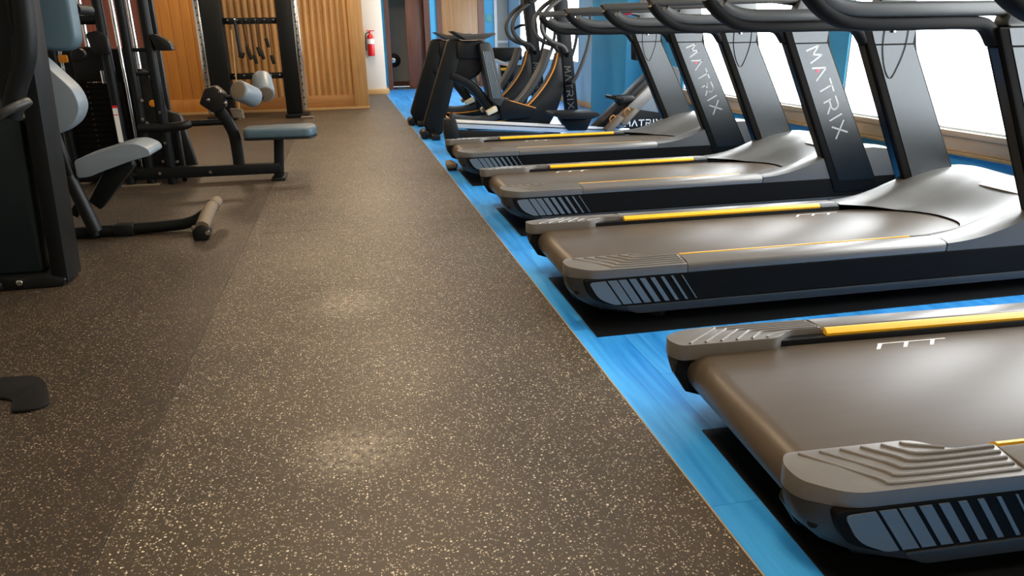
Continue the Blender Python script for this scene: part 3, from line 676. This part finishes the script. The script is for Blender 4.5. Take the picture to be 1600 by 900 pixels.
# ================================================================== elliptical trainers
def make_elliptical():
    E = thing('elliptical_trainer', '', 'exercise machine', (0, 0, 0), local=True)
    P = lambda pts: [(x - 0.77, z) for x, z in pts]
    po = MB().prism(fillet(P([(0.86, 0.16), (0.93, 0.03), (1.08, 0.03), (1.375, 1.06), (1.34, 1.12), (1.2, 1.12)]), [0.04, 0.03, 0.03, 0.04, 0.03, 0.03], 3), 'xz', -0.07, 0.07, 0.025, 3).build('rear_post', M_steel, E)
    wl = MB(); wl.cyl((0.1, -0.13, 0.045), (0.1, 0.13, 0.045), 0.05, n=18, bev=0.008); wl.build('wheel', M_black, po)
    MB().prism(fillet(P([(1.235, 1.21), (1.42, 1.165), (1.72, 1.185), (1.745, 1.17), (1.62, 1.115), (1.4, 1.105)]), [0.01, 0.03, 0.01, 0.01, 0.03, 0.03], 3), 'xz', -0.21, 0.21, 0.012, 2).build('top_pad', M_arm, E)
    MB().cyl((1.42 - 0.77, -0.04, 0.86), (1.42 - 0.77, 0.12, 0.86), 0.2, n=36, bev=0.03).build('flywheel_cover', M_black, E)
    MB().prism(fillet(P([(1.3, 1.1), (1.62, 1.1), (1.6, 0.9), (1.3, 0.9)]), 0.02, 2), 'xz', -0.09, 0.09, 0.01).build('neck', M_black, E)
    rc = MB().prism(fillet(P([(1.54, 1.08), (1.69, 1.08), (1.83, 0.42), (1.78, 0.34), (1.66, 0.42)]), [0.06, 0.06, 0.02, 0.02, 0.02], 4), 'xz', -0.17, 0.13, 0.015, 2).build('link_cover', M_dgrey, E)
    for k in range(5):
        a = 0.14 + 0.18 * k
        p0 = Vector((1.575 + 0.1 * a - 0.77, -0.172, 0.98)); p1 = Vector((1.685 + 0.115 * a - 0.77, -0.172, 0.44))
        MB().tube([p0, p1], 0.006, 6).build('rib', M_slatg, rc)
    MB().tube(smooth_path([(1.22 - 0.77, 0, 0.72), (1.45 - 0.77, 0, 0.6), (1.62 - 0.77, 0, 0.4), (1.74 - 0.77, 0, 0.22)], 5), [1] * 16, sect=ell(0.06, 0.09, 12, 0.7), up=(0, 1, 0)).build('crank_arm', M_black, E)
    MB().prism(fillet(P([(1.76, 0.45), (2.24, 0.31), (2.2, 0.2), (1.8, 0.18)]), 0.015, 2), 'xz', -0.14, 0.14, 0.01, 2).build('pedal_cover', M_black, E)
    MB().tube([(1.9 - 0.77, -0.142, 0.41), (2.23 - 0.77, -0.142, 0.31)], 0.006, 6).build('cover_trim', M_orange, E, 'thin yellow trim')
    arc = [(1.2, 0.24), (1.3, 0.205), (1.5, 0.18), (1.7, 0.2), (1.86, 0.26), (2.02, 0.36), (2.16, 0.5), (2.27, 0.66), (2.36, 0.82), (2.42, 0.98)]
    ap = smooth_path([(x - 0.77, 0, z) for x, z in arc], 4)
    MB().tube(ap, 1.0, sect=ell(0.045, 0.1, 12, 0.6), up=(0, 1, 0)).build('rocker_arc', M_dgrey, E)
    org = [(1.13, 0.25), (1.22, 0.19), (1.4, 0.145), (1.64, 0.145), (1.88, 0.185), (2.05, 0.28), (2.2, 0.39), (2.36, 0.57), (2.47, 0.76), (2.52, 0.94)]
    bp = [(x, z) for x, z in org] + [(2.58, 0.96), (2.61, 0.75), (2.6, 0.5), (2.52, 0.27), (2.42, 0.1), (1.9, 0.06), (1.4, 0.07)]
    MB().prism(P(bp), 'xz', -0.08, 0.08, 0.01, 2).build('front_shroud', M_black, E)
    MB().tube(smooth_path([(x - 0.77, -0.085, z) for x, z in org], 5), 0.009, 6).build('accent_line', M_orange, E, 'orange curved line')
    for xx in (0.98, 2.45):
        MB().box(xx - 0.77 - 0.05, xx - 0.77 + 0.05, -0.3, 0.3, -0.006, 0.06, 0.015).build('floor_bar', M_black, E)
    for s in (-1, 1):
        MB().prism(fillet(P([(1.6, 0.3), (1.72, 0.36), (1.74, 0.3), (1.62, 0.25)]), 0.008, 2), 'xz', s * 0.19 - 0.05, s * 0.19 + 0.05, 0.006).build('pedal', M_cream_p, E, 'cream coloured pedal')
        lp = [(2.62, 1.6), (2.5, 1.53), (2.4, 1.46), (2.315, 1.36), (2.29, 1.24), (2.33, 1.14), (2.42, 1.07), (2.55, 1.02), (2.6, 0.95)]
        MB().tube(smooth_path([(x - 0.77, s * 0.2, z) for x, z in lp], 5), 0.026, 10).build('handle', M_arm, E)
        sw = [(2.86, 1.45), (2.87, 1.2), (2.83, 0.98), (2.74, 0.75), (2.66, 0.6)]
        MB().tube(smooth_path([(x - 0.77, s * 0.26, z) for x, z in sw], 5), 0.022, 8).build('swing_arm', M_dgrey, E)
        MB().tube([(2.6 - 0.77, s * 0.2, 0.96), (2.64 - 0.77, s * 0.07, 0.9)], 0.024, 8).build('handle_bracket', M_black, E)
        MB().tube([(2.66 - 0.77, s * 0.26, 0.6), (2.66 - 0.77, s * 0.07, 0.58)], 0.022, 8).build('pivot', M_black, E)
        MB().tube([(2.62 - 0.77, s * 0.2, 1.6), (2.58 - 0.77, s * 0.05, 1.62)], 0.024, 8).build('handle_bracket', M_black, E)
    ms = MB().prism(fillet(P([(2.47, 1.7), (2.62, 1.7), (2.8, 0.12), (2.66, 0.12)]), 0.02, 2), 'xz', -0.095, 0.06, 0.012, 2).build('mast', M_steel, E)
    wordmark((2.62 - 0.77 - 0.02, -0.0952, 0.78), (0.1, 0, -0.9), (0.9, 0, 0.1), (0, -1, 0), 0.5, 0.075, 0.14).build('lettering', mat('dim_print', (0.1, 0.1, 0.098), 0.45), ms, 'grey letters running down the mast', smooth=0)
    MB().box(2.5 - 0.77, 2.56 - 0.77, -0.25, 0.25, 1.55, 1.85, 0.02).build('console', M_black, E)
    return E
E = make_elliptical()
E.location = (0.77, 8.95, 0); E['label'] = 'nearer black elliptical trainer with slanted rear post and orange curved line'; E['group'] = 'elliptical trainers'
E2 = copy_tree(E); E2.location = (0.74, 10.4, 0); E2['label'] = 'farther black elliptical trainer, half hidden behind the nearer one'

# upright bike behind them
B = thing('exercise_bike', 'dark exercise bike with yellow pedal behind the elliptical trainers', 'exercise bike', (2.3, 11.9, 0))
MB().prism(fillet([(2.24, 0.97), (2.75, 0.97), (2.75, 0.78), (2.3, 0.76)], 0.03, 3), 'xz', 11.75, 12.05, 0.02, 2).build('saddle', M_black, B)
MB().prism([(2.42, 0.78), (2.52, 0.78), (2.6, 0.1), (2.48, 0.1)], 'xz', 11.86, 11.94, 0.01).build('seat_post', M_steel, B)
MB().cyl((2.78, 11.8, 0.45), (2.78, 12.0, 0.45), 0.26, n=32, bev=0.02).build('flywheel_cover', M_dgrey, B)
MB().tube(smooth_path([(2.3, 11.7, 0.79), (2.42, 11.7, 0.74), (2.6, 11.75, 0.7)], 4), 0.03, 8).build('side_handle', M_alu, B)
MB().box(2.4, 2.6, 11.62, 11.74, 0.63, 0.67, 0.01).build('pedal', M_yel, B, 'yellow pedal')
MB().box(2.52, 2.6, 11.72, 11.82, 0.46, 0.66, 0.01).build('crank', M_steel, B)
for xx in (2.4, 3.1): MB().box(xx - 0.04, xx + 0.04, 11.65, 12.15, -0.006, 0.06, 0.01).build('floor_bar', M_black, B)
MB().prism([(2.4, 0.12), (3.1, 0.12), (3.1, 0.05), (2.4, 0.05)], 'xz', 11.87, 11.93).build('frame', M_steel, B)
MB().prism([(2.95, 0.1), (3.08, 0.1), (2.98, 1.3), (2.9, 1.3)], 'xz', 11.86, 11.94, 0.01).build('mast', M_steel, B)
MB().tube(smooth_path([(2.94, 11.9, 1.28), (2.75, 11.7, 1.3), (2.6, 11.68, 1.24)], 4), 0.02, 8).build('handlebar', M_black, B)

# low black plate on the blue floor beside farthest treadmill
fp = MB().prism(fillet([(0.94, 6.3), (1.02, 6.42), (1.12, 6.42), (1.1, 6.24), (1.0, 6.2)], 0.02, 2), 'xy', -0.006, 0.03, 0.006)
ft = thing('floor_wedge', 'small brown wedge on the blue floor beside the farthest treadmill belt', 'wedge', (0.88, 6.7, 0))
MB().prism(fillet([(0.82, 6.55), (0.84, 6.78), (0.90, 6.8), (0.93, 6.55)], 0.02, 2), 'xy', 0.02, 0.06, 0.01).build('top', M_tan, ft)
MB().prism(fillet([(0.835, 6.56), (0.85, 6.76), (0.90, 6.78), (0.92, 6.56)], 0.02, 2), 'xy', -0.006, 0.02).build('base', M_black, ft)
fp.bm.free()

# ================================================================== fire extinguisher
X = thing('fire_extinguisher', 'small red fire extinguisher on the cream column', 'fire extinguisher', (0.57, 16.3, 0.78))
MB().cyl((0.57, 16.3, 0.79), (0.57, 16.3, 1.17), 0.072, n=24, bev=0.02).build('cylinder', M_red2, X)
MB().cyl((0.57, 16.3, 1.03), (0.57, 16.3, 1.13), 0.0735, n=24).build('label_band', M_frame, X, 'white label band')
MB().cyl((0.57, 16.3, 1.17), (0.57, 16.3, 1.24), 0.06, 0.025, n=24).build('shoulder', M_red2, X)
v = MB(); v.cyl((0.57, 16.3, 1.235), (0.57, 16.3, 1.29), 0.022, n=12); v.box(0.5, 0.66, 16.285, 16.315, 1.28, 1.3, 0.005); v.build('valve', M_red2, X)
MB().tube(smooth_path([(0.55, 16.3, 1.26), (0.48, 16.28, 1.22), (0.47, 16.27, 1.05), (0.475, 16.28, 0.9)], 5), 0.012, 8).build('hose', M_black, X)
MB().box(0.53, 0.61, 16.38, 16.4, 1.0, 1.2).build('bracket', M_steel, X)

# ================================================================== functional trainer on the slatted wall
F = thing('functional_trainer', 'black cable trainer frame with perforated chrome posts at the slatted wall', 'cable machine', (-1.3, 12.1, 0))
for (xs0, xs1, xc0, xc1, xt) in ((-1.985, -1.7, -2.075, -1.99, -0.0), (-0.935, -0.705, -0.7, -0.615, 0.0)):
    MB().box(xs0, xs1, 11.97, 12.25, 0.06, 2.3, 0.02).build('shroud', M_steel, F)
    cp = MB().box(xc0, xc1, 11.98, 12.06, 0.1, 2.3, 0.008).build('guide_post', M_chrome, F, 'perforated chrome post')
    hl = MB(); z = 0.2
    while z < 2.25:
        hl.cyl(((xc0 + xc1) / 2, 11.9795, z), ((xc0 + xc1) / 2, 11.985, z), 0.012, n=8); z += 0.1
    hl.build('adjustment_holes', M_black, cp, kind='stuff')
    MB().box(min(xs0, xc0) - 0.02, max(xs1, xc1) + 0.02, 11.9, 12.35, 0.0, 0.06, 0.012).build('base_plate', M_steel, F)
    MB().box((xc0 + xc1) / 2 - 0.07, (xc0 + xc1) / 2 + 0.12, 11.74, 11.9, 0.0, 0.03, 0.01).build('foot', M_tan, F)
for zc in (1.42, 0.63):
    cb = MB().box(-1.7, -0.935, 12.1, 12.15, zc - 0.045, zc + 0.045, 0.006).build('crossbar', M_steel, F)
    for k in range(6):
        xk = -1.63 + 0.13 * k
        MB().cyl((xk, 12.1, zc), (xk, 12.04, zc + 0.012), 0.012, n=8).build('peg', M_chrome, cb)
MB().box(-1.7, -0.935, 12.1, 12.2, 2.2, 2.28, 0.01).build('top_beam', M_steel, F)
# attachments hanging on the pegs
def attach(x, z0, z1, dx, kind, lab):
    t = thing('cable_attachment', lab, 'attachment', (x, 12.03, z0), group='attachments hanging on the trainer crossbar')
    if kind == 'rope':
        MB().tube(smooth_path([(x, 12.03, z0), (x + 0.01, 12.03, (z0 + z1) / 2), (x + dx, 12.03, z1)], 4), 0.026, 8).build('rope', M_black, t)
        MB().cyl((x + dx, 12.03, z1 - 0.05), (x + dx + 0.03, 12.03, z1 + 0.03), 0.04, n=12, bev=0.01).build('stopper', M_black, t)
        MB().cyl((x, 12.03, z0 + 0.01), (x, 12.03, z0 - 0.08), 0.018, n=8).build('clip', M_chrome, t)
    else:
        MB().tube([(x, 12.03, z0), (x + dx, 12.03, z1 + 0.06)], 0.006, 6).build('cord', M_black, t)
        MB().cyl((x + dx - 0.012, 12.03, z1 + 0.07), (x + dx + 0.016, 12.03, z1 - 0.06), 0.027, n=10, bev=0.006).build('grip', M_black, t)
attach(-1.53, 1.44, 0.95, 0.02, 'rope', 'thick black rope, leftmost on the trainer crossbar')
attach(-1.44, 1.435, 0.99, 0.05, 'cord', 'short black handle hanging right beside the thick rope')
attach(-1.37, 1.432, 0.93, -0.01, 'cord', 'black cord handle, third from left on the crossbar')
attach(-1.33, 1.432, 0.87, 0.02, 'cord', 'black cord handle hanging low left of crossbar centre')
attach(-1.24, 1.432, 0.98, 0.0, 'cord', 'black cord handle at the centre of crossbar')
attach(-1.2, 1.432, 0.93, 0.0, 'cord', 'black cord handle just right of crossbar centre')
attach(-1.11, 1.432, 1.1, 0.0, 'cord', 'black cord handle hanging highest, right half of crossbar')
attach(-1.06, 1.432, 0.86, 0.0, 'cord', 'black cord handle hanging lowest, rightmost on crossbar')
pole = MB().tube([(-1.645, 12.06, 0.0), (-1.6, 12.08, 1.3)], 0.012, 8).build('wooden_pole', M_trim)
single(pole, 'thin pale pole leaning inside the cable trainer frame', 'pole')

# ================================================================== left: seated row station
S = thing('cable_row_station', 'black cable station with weight stack, grey bench seat and two thigh rollers', 'cable machine', (-1.15, 6.65, 0))
Y = 6.65
MB().prism([(-1.78, 0.15), (-0.62, 0.135), (-0.62, 0.045), (-1.78, 0.05)], 'xz', Y - 0.04, Y + 0.04, 0.01, 2).build('base_beam', M_steel, S)
lg = MB(); lg.tube([(-0.645, Y, 0.02), (-0.61, Y, 0.37)], 1.0, sect=ell(0.042, 0.03, 12, 0.6), up=(0, 1, 0)); lg.box(-0.70, -0.585, Y - 0.16, Y + 0.16, 0.0, 0.024, 0.008)
lg.build('seat_leg', M_steel, S)
sp = fillet([(-0.885, Y - 0.16), (-0.32, Y - 0.2), (-0.28, Y), (-0.32, Y + 0.2), (-0.885, Y + 0.16)], 0.06, 4)
MB().prism(sp, 'xy', 0.365, 0.445, 0.022, 4).build('seat', M_pad, S)
MB().prism([(p[0] * 1.0, p[1]) for p in sp], 'xy', 0.352, 0.366, 0.003).build('seat_board', M_black, S)
ur = [(-0.965, Y, 0.13), (-0.965, Y, 0.26), (-0.975, Y, 0.4), (-1.02, Y, 0.52), (-1.08, Y, 0.62), (-1.11, Y, 0.7)]
MB().tube(smooth_path(ur, 5), 1.0, sect=ell(0.048, 0.035, 12, 0.6), up=(0, 1, 0)).build('curved_upright', M_steel, S)
MB().prism(fillet([(-1.2, 0.66), (-1.14, 0.78), (-1.06, 0.8), (-0.99, 0.73), (-1.0, 0.62), (-1.1, 0.58)], 0.02, 3), 'xz', Y - 0.09, Y + 0.07, 0.01, 2).build('pivot_plate', M_black, S)
b = MB()
for (bx, bz) in ((-1.12, 0.69), (-1.02, 0.75), (-0.99, 0.66)): b.cyl((bx, Y - 0.088, bz), (bx, Y - 0.105, bz), 0.014, n=10, bev=0.003)
b.build('bolt', M_chrome, S)
ah = MB(); ah.tube(smooth_path([(-1.7, Y - 0.05, 0.48), (-1.5, Y - 0.05, 0.475), (-1.36, Y - 0.05, 0.485), (-1.31, Y - 0.02, 0.5)], 5), 0.036, 12)
ah.build('arm_grip', M_black, S); MB().tube([(-1.33, Y - 0.02, 0.498), (-0.99, Y, 0.5)], 0.026, 10).build('arm_bar', M_steel, S)
def roller(c, d, L, r):
    d = Vector(d).normalized(); c = Vector(c)
    o = MB().cyl(c, c + d * L, r, n=28, bev=0.02).build('thigh_roller', M_padl, S)
    MB().cyl(c - d * 0.003, c + d * 0.01, r * 0.82, n=24, bev=0.003).build('roller_end', M_tan, o)
roller((-0.87, 6.48, 0.765), (0.42, 0.75, -0.32), 0.22, 0.085)
roller((-0.70, 6.86, 0.70), (-0.12, 0.75, 0.42), 0.26, 0.085)
MB().cyl((-1.0, Y, 0.7), (-0.70, 6.7, 0.69), 0.02, n=10).build('roller_axle', M_steel, S)
MB().prism([(-0.98, 0.61), (-0.88, 0.6), (-0.87, 0.52), (-0.96, 0.53)], 'xz', Y - 0.03, Y + 0.03, 0.01).build('stop_bumper', M_tan, S)
# front post, shroud, knob
def post(x, y, parent, z1=2.2, r=0.036, m=M_steel, name='post'):
    return MB().cyl((x, y, 0.0), (x, y, z1), r, n=18, bev=0.006).build(name, m, parent)
post(-1.52, Y, S, r=0.04)
ps = MB().prism(fillet([(-1.68, 0.95), (-1.6, 0.9), (-1.53, 0.62), (-1.53, 0.12), (-1.7, 0.1)], 0.02, 2), 'xz', 6.78, 6.92, 0.01, 2).build('lower_shroud', M_black, S)
MB().cyl((-1.6, 6.78, 0.66), (-1.6, 6.76, 0.66), 0.03, n=16, bev=0.006).build('knob', M_orange, ps, 'orange knob')
b = MB()
for (bx, bz) in ((-1.63, 0.52), (-1.66, 0.55), (-1.52, 0.6), (-1.52, 0.35), (-1.56, 0.2), (-1.45, 0.19), (-1.64, 0.7)): b.cyl((bx, Y - 0.035, bz), (bx, Y - 0.048, bz), 0.013, n=8)
b.build('bolt', M_chrome, S)
b = MB(); b.cyl((-1.2, Y - 0.04, 0.09), (-1.2, Y - 0.05, 0.09), 0.014, n=10); b.cyl((-1.6, Y - 0.04, 0.1), (-1.6, Y - 0.055, 0.1), 0.014, n=10); b.build('bolt', M_chrome, S)
for zc in (1.09, 0.905): MB().cyl((-1.68, Y - 0.01, zc), (-1.5, Y - 0.01, zc), 0.016, n=10).build('crossbar', M_steel, S)
rest = MB().prism(fillet([(-1.5, 1.2), (-1.46, 1.21), (-1.36, 1.15), (-1.34, 1.08), (-1.46, 1.08)], 0.02, 3), 'xz', Y - 0.06, Y + 0.06, 0.012, 2).build('bar_rest', M_black, S)
MB().cyl((-1.71, 7.0, 0.9), (-1.71, 7.0, 2.2), 0.018, n=12).build('guide_rod', M_chrome, S)
MB().box(-1.46, -1.42, 6.72, 6.78, 0.0, 0.5, 0.01).build('rear_stay', M_black, S)
MB().prism([(-1.6, 0.6), (-1.44, 0.55), (-1.36, 0.05), (-1.6, 0.05)], 'xz', 6.95, 7.05, 0.02).build('rear_cover', M_black, S)
MB().tube([(-1.86, Y, 0.09), (-1.66, Y, 0.09)], 0.035, 10).build('base_link', M_steel, S)

# weight stack tower to its left
Wt = S
post(-1.85, Y, Wt, r=0.04); post(-1.685, Y, Wt, r=0.038)
MB().box(-1.92, -1.62, Y - 0.05, Y + 0.05, -0.0, 0.015, 0.004).build('foot_plate', M_tan, Wt)
MB().prism([(-1.872, 0.645), (-1.835, 0.645), (-1.835, 0.37), (-1.872, 0.37)], 'xz', Y - 0.043, Y - 0.0405).build('instruction_label', M_frame, Wt, 'white label strip')
MB().prism([(-1.872, 0.665), (-1.835, 0.665), (-1.835, 0.646), (-1.872, 0.646)], 'xz', Y - 0.043, Y - 0.0405).build('warning_label', M_red2, Wt, 'red label tip')
MB().prism([(-1.872, 0.595), (-1.835, 0.595), (-1.835, 0.588), (-1.872, 0.588)], 'xz', Y - 0.0435, Y - 0.0431).build('label_line', M_red2, Wt)
MB().prism(fillet([(-1.95, 1.22), (-1.87, 1.24), (-1.8, 1.2), (-1.8, 1.06), (-1.92, 1.07)], 0.02, 2), 'xz', Y - 0.1, Y - 0.03, 0.01, 2).build('hook_bracket', M_black, Wt)
MB().cyl((-2.25, Y, 1.32), (-1.85, Y, 1.32), 0.035, n=14).build('cross_arm', M_steel, Wt)
MB().cyl((-2.06, 6.65, 1.06), (-2.06, 6.72, 1.06), 0.05, n=18, bev=0.008).build('pulley', M_black, Wt)
for xr in (-2.08, -1.84): MB().cyl((xr, 7.0, 0.05), (xr, 7.0, 2.2), 0.017, n=12).build('guide_rod', M_chrome, Wt)
for xr in (-2.3, -2.16): MB().cyl((xr, 7.0, 0.9), (xr, 7.0, 2.2), 0.012, n=10).build('guide_rod', M_chrome, Wt)
wp = None
for k in range(14):
    z = 0.2 + 0.045 * k
    if wp is None:
        wp = MB().box(-2.36, -1.9, 6.92, 7.1, 0, 0.043, 0.003, 1).build('weight_plate', M_panel, Wt); wp.location.z = 0.2
    else: share(wp, (0, 0, z), Wt)
b = MB()
for k in range(14): b.cyl((-2.12, 6.921, 0.22 + 0.045 * k), (-2.12, 6.915, 0.22 + 0.045 * k), 0.008, n=8)
b.build('pin_holes', M_dgrey, Wt, kind='stuff')
MB().box(-2.42, -1.86, 6.88, 7.14, 0.02, 0.16, 0.01).build('stack_base', M_black, Wt)
MB().box(-2.2, -1.94, 6.9, 7.12, 0.84, 1.12, 0.02).build('top_carriage', M_black, Wt)
MB().cyl((-2.33, 6.9, 0.05), (-2.33, 6.9, 2.2), 0.04, n=14).build('rear_post', M_steel, Wt)
MB().box(-2.4, -2.24, 6.86, 6.96, -0.0, 0.014).build('foot_plate', M_tan, Wt)
sm = MB(); sm.box(-2.27, -2.2, 6.83, 6.86, 1.0, 1.06, 0.01); sm.build('tag', M_orange, Wt, 'orange tag')
MB().cyl((-1.97, 6.86, 0.83), (-1.97, 6.86, 0.93), 0.014, n=8).build('pin', M_chrome, Wt)
MB().box(-2.05, -1.85, 6.63, 6.67, 0.17, 0.23, 0.005).build('lower_brace', M_steel, Wt)
MB().box(-2.06, -1.9, 6.6, 6.63, 0.185, 0.235, 0.003).build('plate_tag', M_cream_p, Wt, 'cream label tag')
MB().box(-2.03, -1.55, 7.12, 7.18, 0.05, 1.1, 0.01).build('stack_shroud', M_black, Wt)
MB().box(-1.655, -1.55, 7.12, 7.18, 1.101, 2.2, 0.01).build('cable_cover', M_black, Wt)
MB().box(-2.5, -2.2, 7.2, 7.26, 0.05, 1.1, 0.01).build('stack_shroud', M_black, Wt)
MB().box(-2.4, -1.7, 6.62, 6.7, 2.16, 2.24, 0.01).build('top_beam', M_steel, Wt)

# ================================================================== near left machine
C = thing('chest_press_machine', 'large black machine at left edge with grey pads and foot bar', 'weight machine', (-1.6, 4.3, 0))
# tall shroud and its frame post
MB().prism(fillet([(-2.1, 0.07), (-1.555, 0.07), (-1.5, 0.84), (-1.62, 0.86), (-2.1, 0.86)], [0.02, 0.02, 0.05, 0.05, 0.02], 4), 'xz', 3.88, 4.0, 0.02, 3).build('shroud', M_teal, C)
MB().prism([(-1.78, 0.085), (-1.772, 0.085), (-1.7, 0.83), (-1.708, 0.83)], 'xz', 3.876, 3.881).build('shroud_seam', M_dgrey, C)
MB().prism(fillet([(-2.1, 0.5), (-1.58, 0.5), (-1.5, 1.0), (-1.47, 2.0), (-2.1, 2.0)], 0.04, 3), 'xz', 4.02, 4.12, 0.02, 3).build('upper_shroud', M_teal, C)
MB().prism(fillet([(-1.52, 0.015), (-1.45, 0.015), (-1.35, 1.75), (-1.42, 1.75)], 0.004, 1), 'xz', 3.86, 4.06, 0.012, 2).build('frame_post', M_steel, C)
MB().prism(fillet([(-2.2, 0.0), (-1.47, 0.0), (-1.45, 0.04), (-1.56, 0.07), (-2.2, 0.07)], 0.01, 2), 'xz', 3.84, 4.06, 0.01, 2).build('base_plate', M_black, C)
b = MB(); b.cyl((-1.655, 3.84, 0.04), (-1.655, 3.825, 0.04), 0.016, n=10, bev=0.003); b.cyl((-1.8, 3.84, 0.03), (-1.8, 3.825, 0.03), 0.016, n=10, bev=0.003); b.build('bolt', M_chrome, C)
MB().tube(smooth_path([(-2.0, 3.78, 0.03), (-1.8, 3.78, 0.03), (-1.74, 3.82, 0.045)], 4), 0.03, 10).build('floor_tube', M_steel, C)
# bent press arm with pivot hub
MB().tube(smooth_path([(-1.22, 3.5, 1.75), (-1.235, 3.5, 1.5), (-1.25, 3.5, 1.32), (-1.28, 3.5, 1.12), (-1.345, 3.5, 0.98), (-1.39, 3.5, 0.86)], 6), 0.044, 14).build('press_arm', M_steel, C)
MB().tube([(-1.33, 3.5, 1.75), (-1.36, 3.5, 1.4), (-1.44, 3.5, 1.15), (-1.5, 3.5, 0.95)], 0.04, 12).build('rear_arm', M_steel, C)
MB().cyl((-1.375, 3.5, 0.872), (-1.39, 3.5, 0.9), 0.09, n=24, bev=0.01).build('hub_ring', M_dgrey, C)
# pads
Mt = Matrix.Translation((-1.5, 4.62, 1.5)) @ Matrix.Rotation(math.radians(0), 4, 'Z')
bp = fillet([(-0.115, -0.39), (0.1, -0.39), (0.115, 0.4), (-0.115, 0.4)], [0.09, 0.09, 0.09, 0.09], 6)
MB().prism(bp, 'xz', -0.06, 0.06, 0.03, 4, M=Mt).build('back_pad', M_pad, C)
MB().cyl((-1.44, 4.75, 1.33), (-1.44, 5.0, 1.33), 0.03, n=12).build('pad_bracket', M_steel, C)
tp = fillet([(-1.70, 1.2), (-1.55, 1.09), (-1.41, 0.92), (-1.39, 0.83), (-1.43, 0.75), (-1.52, 0.69), (-1.65, 0.67)], [0.02, 0.04, 0.06, 0.05, 0.05, 0.05, 0.03], 4)
MB().prism(tp, 'xz', 4.36, 4.52, 0.035, 4).build('side_pad', M_padl, C)
# strut, seat roll, supports
MB().tube([(-1.71, 4.8, 0.75), (-1.655, 4.8, 0.36), (-1.6, 4.82, 0.02)], 0.03, 12).build('strut', M_steel, C)
MB().tube([(-1.67, 4.8, 0.4), (-1.59, 4.81, 0.05)], 0.04, 12).build('strut_sleeve', M_black, C)
sr = MB(); sr.prism(fillet([(-1.62, 0.385), (-1.62, 0.49), (-1.58, 0.505), (-1.33, 0.575), (-1.26, 0.575), (-1.2, 0.54), (-1.19, 0.50), (-1.3, 0.475), (-1.5, 0.41), (-1.55, 0.39)], [0.02, 0.02, 0.03, 0.05, 0.04, 0.03, 0.02, 0.04, 0.03, 0.02], 3), 'xz', 4.78, 5.1, 0.03, 4)
sr.build('seat_pad', M_padl, C)
MB().prism([(-1.63, 0.22), (-1.57, 0.16), (-1.33, 0.42), (-1.34, 0.465), (-1.45, 0.43), (-1.51, 0.40)], 'xz', 4.9, 4.98, 0.012, 2).build('seat_support', M_steel, C)
MB().cyl((-1.7, 4.86, 0.2), (-1.66, 4.86, 0.17), 0.05, n=14, bev=0.006).build('adjuster_knob', M_black, C)
# base tube and foot bar
bt = MB(); bt.tube(smooth_path([(-1.95, 4.85, 0.036), (-1.5, 4.86, 0.036), (-1.2, 4.87, 0.04), (-1.05, 4.87, 0.055), (-0.96, 4.87, 0.1), (-0.92, 4.87, 0.125)], 5), 0.035, 14); bt.build('base_tube', M_steel, C)
MB().box(-1.5, -1.38, 4.82, 4.91, 0.0, 0.074, 0.012).build('tube_clamp', M_black, C)
fb = MB(); fb.tube(smooth_path([(-0.93, 4.6, 0.08), (-0.925, 4.75, 0.115), (-0.92, 4.9, 0.135), (-0.91, 5.06, 0.14)], 4), 0.04, 14); fb.build('foot_bar', M_tan, C, 'worn tan rubber foot bar')
MB().tube([(-0.92, 4.93, 0.135), (-0.92, 4.96, 0.136)], 0.043, 14).build('grip_band', M_black, C)
MB().prism(fillet([(-0.99, 0.0), (-0.9, 0.0), (-0.885, 0.06), (-0.93, 0.1), (-0.99, 0.07)], 0.012, 2), 'xz', 4.58, 4.66, 0.01).build('foot_cap', M_black, C)
MB().cyl((-1.02, 4.8, 0.03), (-0.95, 4.62, 0.03), 0.02, n=10).build('lower_stay', M_tan, C)
b = MB(); b.cyl((-0.9, 4.582, 0.05), (-0.9, 4.57, 0.05), 0.014, n=10); b.build('bolt', M_chrome, C)

# dark patch of rubber on the mat, bottom left
pp = fillet([(-1.6, 2.74), (-1.19, 2.72), (-1.13, 2.63), (-1.065, 2.47), (-1.1, 2.43), (-1.17, 2.43), (-1.2, 2.53), (-1.27, 2.56), (-1.6, 2.55)], [0.02, 0.05, 0.03, 0.03, 0.02, 0.02, 0.04, 0.05, 0.02], 4)
o = MB().prism(pp, 'xy', 0.0, 0.012, 0.004, 2).build('floor_patch', M_grip)
single(o, 'flat black L-shaped rubber pad lying on dark mat at left edge', 'pad')
